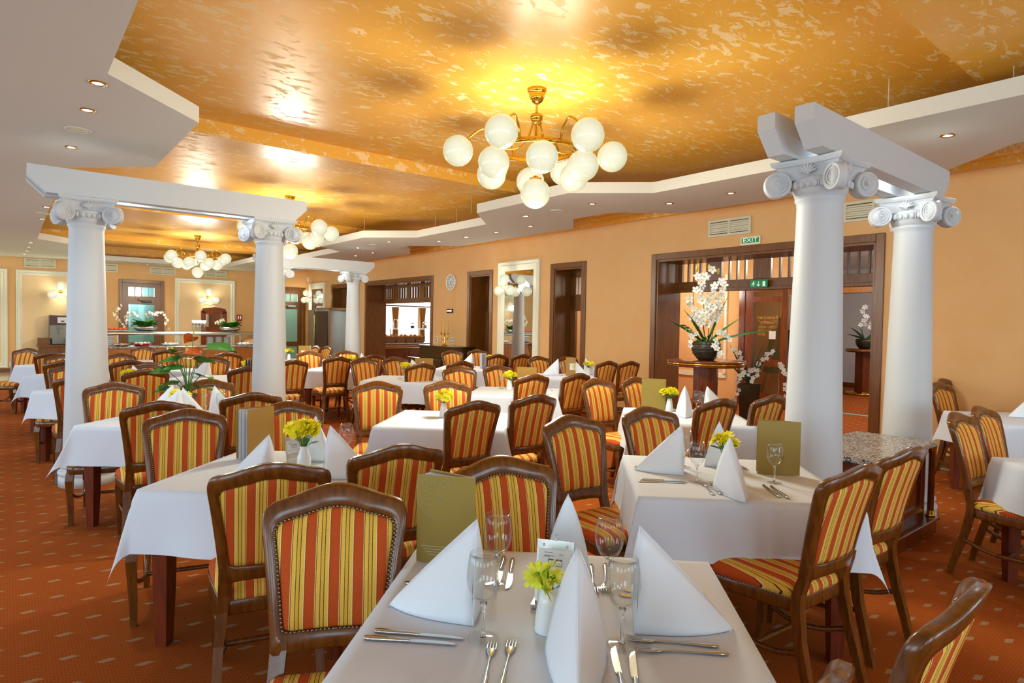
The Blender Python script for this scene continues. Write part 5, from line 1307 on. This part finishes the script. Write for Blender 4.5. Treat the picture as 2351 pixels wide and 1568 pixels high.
# notices
def wall_card(v, z, w_, h, m, name, lab, cat, rows=0):
    t = wthing(name, lab, cat, v, UB-.012, z); b = MB(); b.box((-w_/2, -.012, -h/2), (w_/2, 0, h/2)); obj('board', b, m, t)
    for i in range(rows):
        b = MB(); b.box((-w_*.38, -.014, h*.3-i*h*.13), (w_*.38, -.012, h*.3-i*h*.13+h*.05)); obj('print', b, M_ink, t)
    return t
p = wall_card(5.05, 1.75, .55, .62, M_panel, 'notice_board', 'pale notice board with two white sheets under the far sconce', 'notice board')
for x in (-.13, .13):
    b = MB(); b.box((x-.11, -.018, -.15), (x+.11, -.012, .1)); o = obj('sheet', b, M_paper, p); d = MB(); d.box((x-.05, -.02, .05), (x+.05, -.018, .07)); obj('print', d, M_ink, o)
b = MB(); b.tube(catmull([(-.2, -.016, .2), (-.1, -.016, .23), (0, -.016, .19), (.1, -.016, .24), (.2, -.016, .2)], 5), .006, 4); obj('script_lettering', b, M_signred, p)
wall_card(5.95, 1.57, .17, .22, M_signred, 'fire_notice', 'small red and white pictogram sign at the right end of the back wall', 'sign')
b = MB(); b.box((5.9, UB-.03, 1.53), (5.93, UB-.024, 1.64)); b.box((5.97, UB-.03, 1.53), (6.0, UB-.024, 1.64)); o = obj('pictogram', b, M_signw, bpy.data.objects['fire_notice']); o.matrix_parent_inverse = bpy.data.objects['fire_notice'].matrix_basis.inverted() @ Matrix.Rotation(PI/4, 4, 'Z')
t = wthing('wooden_mirror_stand', 'brown wooden stand with a small mirror behind the buffet shelf', 'stand', 4.62, 19.2)
b = MB(); b.box((-.34, -.04, 0), (-.22, .04, 1.75)); b.box((.22, -.04, 0), (.34, .04, 1.75)); b.loft([[(-.34, y, 1.7), (-.3, y, 1.82), (0, y, 1.87), (.3, y, 1.82), (.34, y, 1.7), (.2, y, 1.66), (-.2, y, 1.66)] for y in (-.04, .04)], True, True, 0, False); b.box((-.22, -.03, .6), (.22, .03, 1.3)); obj('frame', b, M_redwood, t)
b = MB(); b.box((-.2, -.035, 1.3), (.2, -.025, 1.66)); obj('mirror', b, M_mirror, t)
t = wthing('wall_socket', 'white wall socket with a plug low on the back wall at the left', 'socket', .11, UB, .21); b = MB(); b.box((-.06, -.012, -.06), (.06, 0, .06), bev=.004); obj('plate', b, M_china, t); b = MB(); b.lathe([(0, .035), (.03, .035), (.03, 0)], 14, M=Matrix.Rotation(PI/2, 4, 'X')); obj('plug', b, M_black, t)

# drinks cooler
t = wthing('drinks_cooler', 'tall grey glass door drinks cooler beside the distant column', 'fridge', 7.85, 18.55)
b = MB(); b.box((-.33, -.05, .05), (.33, .62, 1.92), bev=.01); b.box((-.33, -.62, .05), (-.29, .6, 1.92)); b.box((-.33, -.62, 1.86), (.33, .62, 1.92)); b.box((.29, -.62, .05), (.33, .62, 1.92)); b.box((-.33, -.62, .05), (.33, .62, .3)); obj('body', b, M_chrome, t)
b = MB(); b.box((-.36, .42, .3), (-.335, 1.0, 1.86)); b.box((-.36, .42, .3), (-.33, .5, 1.86)); obj('door_edge', b, M_chrome, t)
b = MB(); b.box((-.345, -.55, .3), (-.335, .42, 1.82)); obj('glass_door', b, mat('cooler_glass', (34, 38, 48), .06), t)
b = MB(); b.tube([(-.38, .4, .6), (-.38, .4, 1.7)], .014); obj('door_handle', b, M_brass, t)

# piano, candelabra, clock, signs, outlets on the right wall
t = wthing('upright_piano', 'dark lacquered upright piano against the peach wall under the clock', 'piano', 7.85, 12.0)
b = MB(); b.box((-.28, -.72, .02), (.3, .72, .97)); obj('case', b, M_piano, t)
b = MB(); b.box((-.32, -.75, .97), (.32, .75, 1.0), bev=.006); obj('lid', b, M_piano, t)
b = MB(); b.box((-.62, -.72, .58), (-.28, .72, .66), bev=.006); obj('key_bed', b, M_piano, t)
b = MB(); b.box((-.6, -.66, .66), (-.3, .66, .675)); obj('keyboard', b, M_china, t)
b = MB(); b.box((-.62, -.72, .66), (-.5, .72, .72), bev=.006); obj('fallboard', b, M_piano, t)
for y in (-.68, .68):
    b = MB(); b.box((-.6, y-.035, .0), (-.53, y+.035, .58)); obj('leg', b, M_piano, t)
b = MB(); b.box((-.3, -.66, .1), (-.28, .66, .5)); obj('lower_panel', b, M_piano, t)
t = wthing('candelabra', 'brass three armed candelabra with yellow candles standing on the piano', 'candelabra', 7.8, 12.0, 1.002)
b = MB(); b.lathe([(0, 0), (.075, 0), (.07, .012), (.02, .03), (.012, .06), (.02, .1), (.012, .13), (.022, .17), (.012, .2), (.012, .26), (0, .26)], 18); obj('base', b, M_brass, t)
for y in (-.14, 0, .14):
    b = MB(); b.tube(catmull([(0, 0, .17), (0, y*.6, .14), (0, y, .18), (0, y, .25)], 5) if y else [(0, 0, .2), (0, 0, .25)], .008, 8); b.lathe([(0, .25), (.03, .255), (.025, .275), (.014, .29)], 12, M=T(0, y, 0)); a = obj('arm', b, M_brass, t)
    b = MB(); b.lathe([(.0, .26), (.0115, .26), (.0105, .56+.02*(y == 0)), (.003, .565+.02*(y == 0)), (0, .575)], 12, M=T(0, y, 0)); obj('candle', b, M_candle, a)
t = wthing('wall_clock', 'round white wall clock above the piano', 'clock', VW, 12.33, 2.49); t.rotation_euler = (0, 0, PI/4)
Rx = Matrix.Rotation(-PI/2, 4, 'Y')
b = MB(); b.lathe([(.185, 0), (.2, .02), (.195, .045), (.175, .05), (.165, .03)], 40, M=Rx); obj('rim', b, M_trimw, t)
b = MB(); b.lathe([(0, .028), (.17, .028), (.17, 0)], 40, M=Rx); dial = obj('dial', b, M_paper, t)
for i in range(12):
    a = i*PI/6; b = MB(); b.box((-.032, -.006, -.018), (-.029, .006, .018), M=Matrix.Rotation(a, 4, 'X') @ Matrix.Translation((0, 0, .135))); obj('hour_mark', b, M_ink, dial)
for a, L, w_ in ((-(2+14/60)/12*0+2.72, .085, .008), (-.0+1.35, .125, .006)):
    b = MB(); dy, dz = -math.sin(a)*L, math.cos(a)*L; b.tube([(-.036, 0, 0), (-.036, dy, dz)], w_*.6, 6); obj('hand', b, M_black, dial)
def sign(v, u, z, w_, h, m, lab, name='exit_sign'):
    t = wthing(name, lab, 'sign', v, u, z); b = MB(); b.box((-.02, -w_/2, -h/2), (0, w_/2, h/2), bev=.003); obj('board', b, m, t); return t
M_face = Matrix(((0, 0, -1, -.0235), (-1, 0, 0, 0), (0, 1, 0, 0), (0, 0, 0, 1)))
t = sign(VW-.01, 4.70, 2.765, .30, .115, M_trimw, 'illuminated green and white EXIT sign above the portal', 'exit_sign')
b = MB(); b.box((-.0225, -.13, -.032), (-.02, .13, .04)); obj('green_face', b, M_green, t)
tx = text('EXIT', .082, M_signw, 'lettering', t); tx.matrix_local = M_face @ Matrix.Translation((0, .004, 0)) @ Matrix.Scale(1.35, 4, (1, 0, 0))
t = sign(8.70, 4.84, 2.185, .27, .115, M_green, 'green escape sign with running figure and arrow hanging on the portal transom', 'escape_sign')
def on_face(mb_pts, r): return [tuple(M_face @ Vector((x, y, 0))) for x, y in mb_pts]
b = MB(); b.tube(on_face([(0, .038), (0, -.03)], 0), .006, 6); b.tube(on_face([(-.024, -.008), (0, -.034), (.024, -.008)], 0), .006, 6); obj('arrow', b, M_signw, t)
b = MB(); b.sphere(tuple(M_face @ Vector((-.075, .034, 0))), .009, 8, 6); b.tube(on_face([(-.078, .022), (-.083, 0)], 0), .0085, 6); b.tube(on_face([(-.083, 0), (-.07, -.014), (-.075, -.034)], 0), .0055, 6); b.tube(on_face([(-.083, 0), (-.095, -.016), (-.112, -.02)], 0), .0055, 6); b.tube(on_face([(-.078, .02), (-.062, .008), (-.052, .014)], 0), .0045, 6); b.tube(on_face([(-.08, .02), (-.098, .012), (-.1, .0)], 0), .0045, 6); obj('running_figure', b, M_signw, t)
b = MB(); b.box((-.0235, -.105, -.036), (-.0205, -.065, .036)); obj('door_symbol', b, M_signw, t)
t = sign(VW-.004, 12.38, 1.81, .25, .10, M_dark, 'small dark sign with a white arrow on the wall below the clock', 'arrow_sign')
b = MB(); b.box((-.0235, -.09, -.018), (-.0205, .11, .018)); b.tube(on_face([(.06, .035), (.1, 0), (.06, -.035)], 0), .006, 6); obj('arrow', b, M_signw, t)
for u, l in ((12.95, 'left'), (12.27, 'right')):
    t = wthing('wall_socket', 'white double wall socket %s of the candelabra' % l, 'socket', VW, u, 1.11); b = MB(); b.box((-.012, -.045, -.08), (0, .045, .08), bev=.003); obj('plate', b, M_china, t)
    for z in (-.035, .035):
        b = MB(); b.lathe([(0, .013), (.025, .013), (.025, .01)], 12, M=Matrix.Translation((0, 0, z)) @ Rx); obj('outlet', b, M_hole, t)
t = wthing('light_switch', 'white light switch on the strip of wall left of the serving hatch', 'switch', VW, 17.3, 1.3); b = MB(); b.box((-.012, -.045, -.045), (0, .045, .045), bev=.003); obj('plate', b, M_china, t); b = MB(); b.box((-.018, -.02, -.03), (-.012, .02, .03)); obj('rocker', b, M_china, t)
t = wthing('motion_sensor', 'small white motion sensor high in the far corner', 'sensor', VW, 21.3, 2.98); b = MB(); b.box((-.06, -.05, -.07), (0, .05, .07), bev=.01); obj('case', b, M_china, t); b = MB(); b.sphere((-.06, 0, -.02), .03, 10, 8, sq=(.4, 1, 1)); obj('lens', b, M_trimw, t)

# ------------------------------------------------------------------ side room behind the hatch
t = wthing('bread_counter', 'brown serving counter with a brass rail behind the serving hatch', 'counter', 10.25, 18.2, rot=PI/2)
b = MB(); b.box((-.3, -1.2, .08), (.5, 1.35, .80)); obj('body', b, M_redwood, t)
b = MB(); b.box((-.36, -1.25, .80), (.55, 1.4, .85), bev=.006); obj('worktop', b, M_granite, t)
for y0 in (-1.1, .1):
    b = MB()
    for q in (((-.315, y0, .12), (-.3, y0+1.1, .17)), ((-.315, y0, .58), (-.3, y0+1.1, .62)), ((-.315, y0, .17), (-.3, y0+.05, .58)), ((-.315, y0+1.05, .17), (-.3, y0+1.1, .58))): b.box(*q)
    obj('panel_moulding', b, M_redwood, t)
b = MB(); b.tube([(-.38, -1.2, .68), (-.38, 1.3, .68)], .02, 10); obj('brass_rail', b, M_brass, t)
b = MB(); b.box((-.35, -1.2, .73), (-.3, 1.3, .77)); obj('moulding', b, M_honey, t)
b = MB(); b.box((-.25, -1.2, 0), (.45, 1.3, .08)); obj('plinth', b, M_dark, t)
for i in range(4):
    vb = 9.62+.36*i
    t = wthing('bread_basket', 'wicker basket of bread rolls on the serving counter, %s from the left' % ('first', 'second', 'third', 'fourth')[i], 'basket', vb, 18.1, .852, 'bread baskets on the serving counter', PI/2)
    b = MB(); f = lambda a, c, z: [(-a, -c, z), (a, -c, z), (a, c, z), (-a, c, z)]
    b.loft([f(.15, .15, 0), f(.17, .18, .19), f(.16, .17, .19), f(.14, .14, .03)], True, True, 0, False); obj('basket', b, M_basket, t)
    for j in range(3):
        z = .04+.06*j; a, c = .155+.02*z/.19, .156+.03*z/.19
        b = MB(); b.tube([(-a, -c, z), (a, -c, z), (a, c, z), (-a, c, z), (-a, -c, z)], .008, 5); obj('wicker_band', b, M_basket, t)
    for j in range(8):
        b = MB(); b.sphere((0, 0, 0), .055, 10, 8, sq=(1.5, .8, .7)); o = obj('bread_roll', b, M_bread, t, (-.08+.05*(j % 4), -.1+.2*(j//4)+.03*(j % 2), .17+.03*(j % 3))); o.rotation_euler = (0, .3*(j % 3-1), j*1.1)
t = wthing('glass_jar_stand', 'glass shelf with storage jars in the bright side room', 'jar shelf', 10.9, 18.9, rot=PI/2)
b = MB(); b.box((-.2, -1.1, 1.28), (.2, .9, 1.31), bev=.004); obj('shelf', b, M_pane, t)
for y in (-1.0, -.3, .8):
    b = MB(); b.tube([(0, y, 0), (0, y, 1.29)], .02, 10); obj('post', b, M_chrome, t)
for i, (y, h) in enumerate(((.6, .28), (-.05, .16), (-.55, .20))):
    tt = wthing('storage_jar', 'glass storage jar on the side room shelf, %s' % ('tall left one', 'round middle one', 'right one with brown filling')[i], 'jar', 10.9-y, 18.9, 1.312)
    b = MB(); b.lathe([(0, 0), (.07, 0), (.075, h*.8), (.06, h*.9), (.055, h)], 20); obj('jar', b, M_glass, tt)
    b = MB(); b.lathe([(0, .005), (.066, .005), (.068, h*.6), (0, h*.6)], 20); obj('filling', b, M_bread if i != 1 else M_dleaf, tt)
    b = MB(); b.lathe([(.06, h), (.06, h+.03), (0, h+.03)], 20); obj('lid', b, M_china, tt)
t = wthing('extractor_hood', 'steel lamp canopy hanging above the counter in the side room', 'canopy', 10.3, 18.0, 2.02, rot=PI/2)
b = MB(); b.box((-.3, -1.7, 0), (.3, 1.7, .22), bev=.03); obj('casing', b, M_chrome, t); b = MB(); b.box((-.31, -1.6, .06), (-.3, 1.6, .16)); obj('lit_panel', b, M_lampon, t)
k = 7
def side_window(k, P, where):
    wn = sempty('window_%d' % k)
    b = MB(); b.box(*P((-1.0, .6, .02), (1.0, 2.9, .035))); struct('glowing_sheer', b, M_sheer, parent=wn)  # self-lit sheet, the bright window is put into its emission
    for q in ((-1.05, -.98, .55, 2.95), (.98, 1.05, .55, 2.95), (-.03, .03, .62, 2.88), (-.98, .98, 2.88, 2.95), (-.98, .98, .55, .62)):
        b = MB(); b.box(*P((q[0], q[2], .036), (q[1], q[3], .07))); struct('window_frame', b, M_trimw, parent=wn)
    for s in (-1, 1):
        b = MB(); rr = []
        for z, wd in ((.1, .15), (1.2, .10), (1.5, .09), (2.2, .16), (3.0, .17)):
            ring = [P((s*.99-wd+2*wd*j/10, z, .12+.03*math.cos(j*1.6)), (0, 0, 0))[2] for j in range(11)]+[P((s*.99+wd-2*wd*j/10, z, .08), (0, 0, 0))[2] for j in range(11)]
            rr.append(ring)
        b.loft(rr, True, True); o = obj('curtain', b, M_curtain, None, None, PI/4)
        tag(o, 'ochre curtain, %s one of the side room window %s' % ('first' if s < 0 else 'second', where), 'curtain', 'ochre side room curtains')
def PU(v0):
    def P(lo, hi):
        f = lambda p: (v0+p[0], 19.88-p[2], p[1])
        a, c = f(lo), f(hi); return tuple(map(min, a, c)), tuple(map(max, a, c)), a
    return lambda lo, hi: (P(lo, hi) if hi == (0, 0, 0) else P(lo, hi)[:2])
def PV(u0):
    def P(lo, hi):
        f = lambda p: (13.98-p[2], u0+p[0], p[1])
        a, c = f(lo), f(hi); return tuple(map(min, a, c)), tuple(map(max, a, c)), a
    return lambda lo, hi: (P(lo, hi) if hi == (0, 0, 0) else P(lo, hi)[:2])
side_window(8, PU(9.78), 'left of the jars'); side_window(9, PU(12.88), 'behind the bread baskets'); side_window(10, PV(13.8), 'seen through the narrow glass door')
b = MB(); b.box((10.95, 19.84, .6), (11.72, 19.87, 2.9)); o = struct('window_11', b, M_sheer)  # glowing sheet in place of a daylit window
# easel sign behind the inner glass leaf
t = wthing('lobby_easel', 'dark wooden easel board leaning behind the glass leaf in the lobby', 'easel', 12.2, 6.45)
b = MB(); b.loft([[(-.02, .3, 0), (.06, .3, 0), (.06, .22, 0), (-.02, .22, 0)], [(.3, .02, 1.75), (.36, .02, 1.75), (.36, -.06, 1.75), (.3, -.06, 1.75)]], True, True, 0, False); b.loft([[(-.02, -.3, 0), (.06, -.3, 0), (.06, -.22, 0), (-.02, -.22, 0)], [(.3, -.02, 1.75), (.36, -.02, 1.75), (.36, .06, 1.75), (.3, .06, 1.75)]], True, True, 0, False); obj('legs', b, M_doorwood, t)
b = MB(); b.loft([[(.08, -.25, .6), (.11, -.25, .6), (.11, .25, .6), (.08, .25, .6)], [(.28, -.2, 1.5), (.31, -.2, 1.5), (.31, .2, 1.5), (.28, .2, 1.5)]], True, True, 0, False); obj('board', b, M_dleaf, t)

for o in bpy.data.objects:
    if 'label' in o and len(str(o['label']).split()) > 16: print('LONG', o['label'])
seen = {}
for o in bpy.data.objects:
    if 'label' in o and o.parent is None: seen.setdefault(o['label'], []).append(o.name)
for k, v in seen.items():
    if len(v) > 1: print('SAME', k, v)
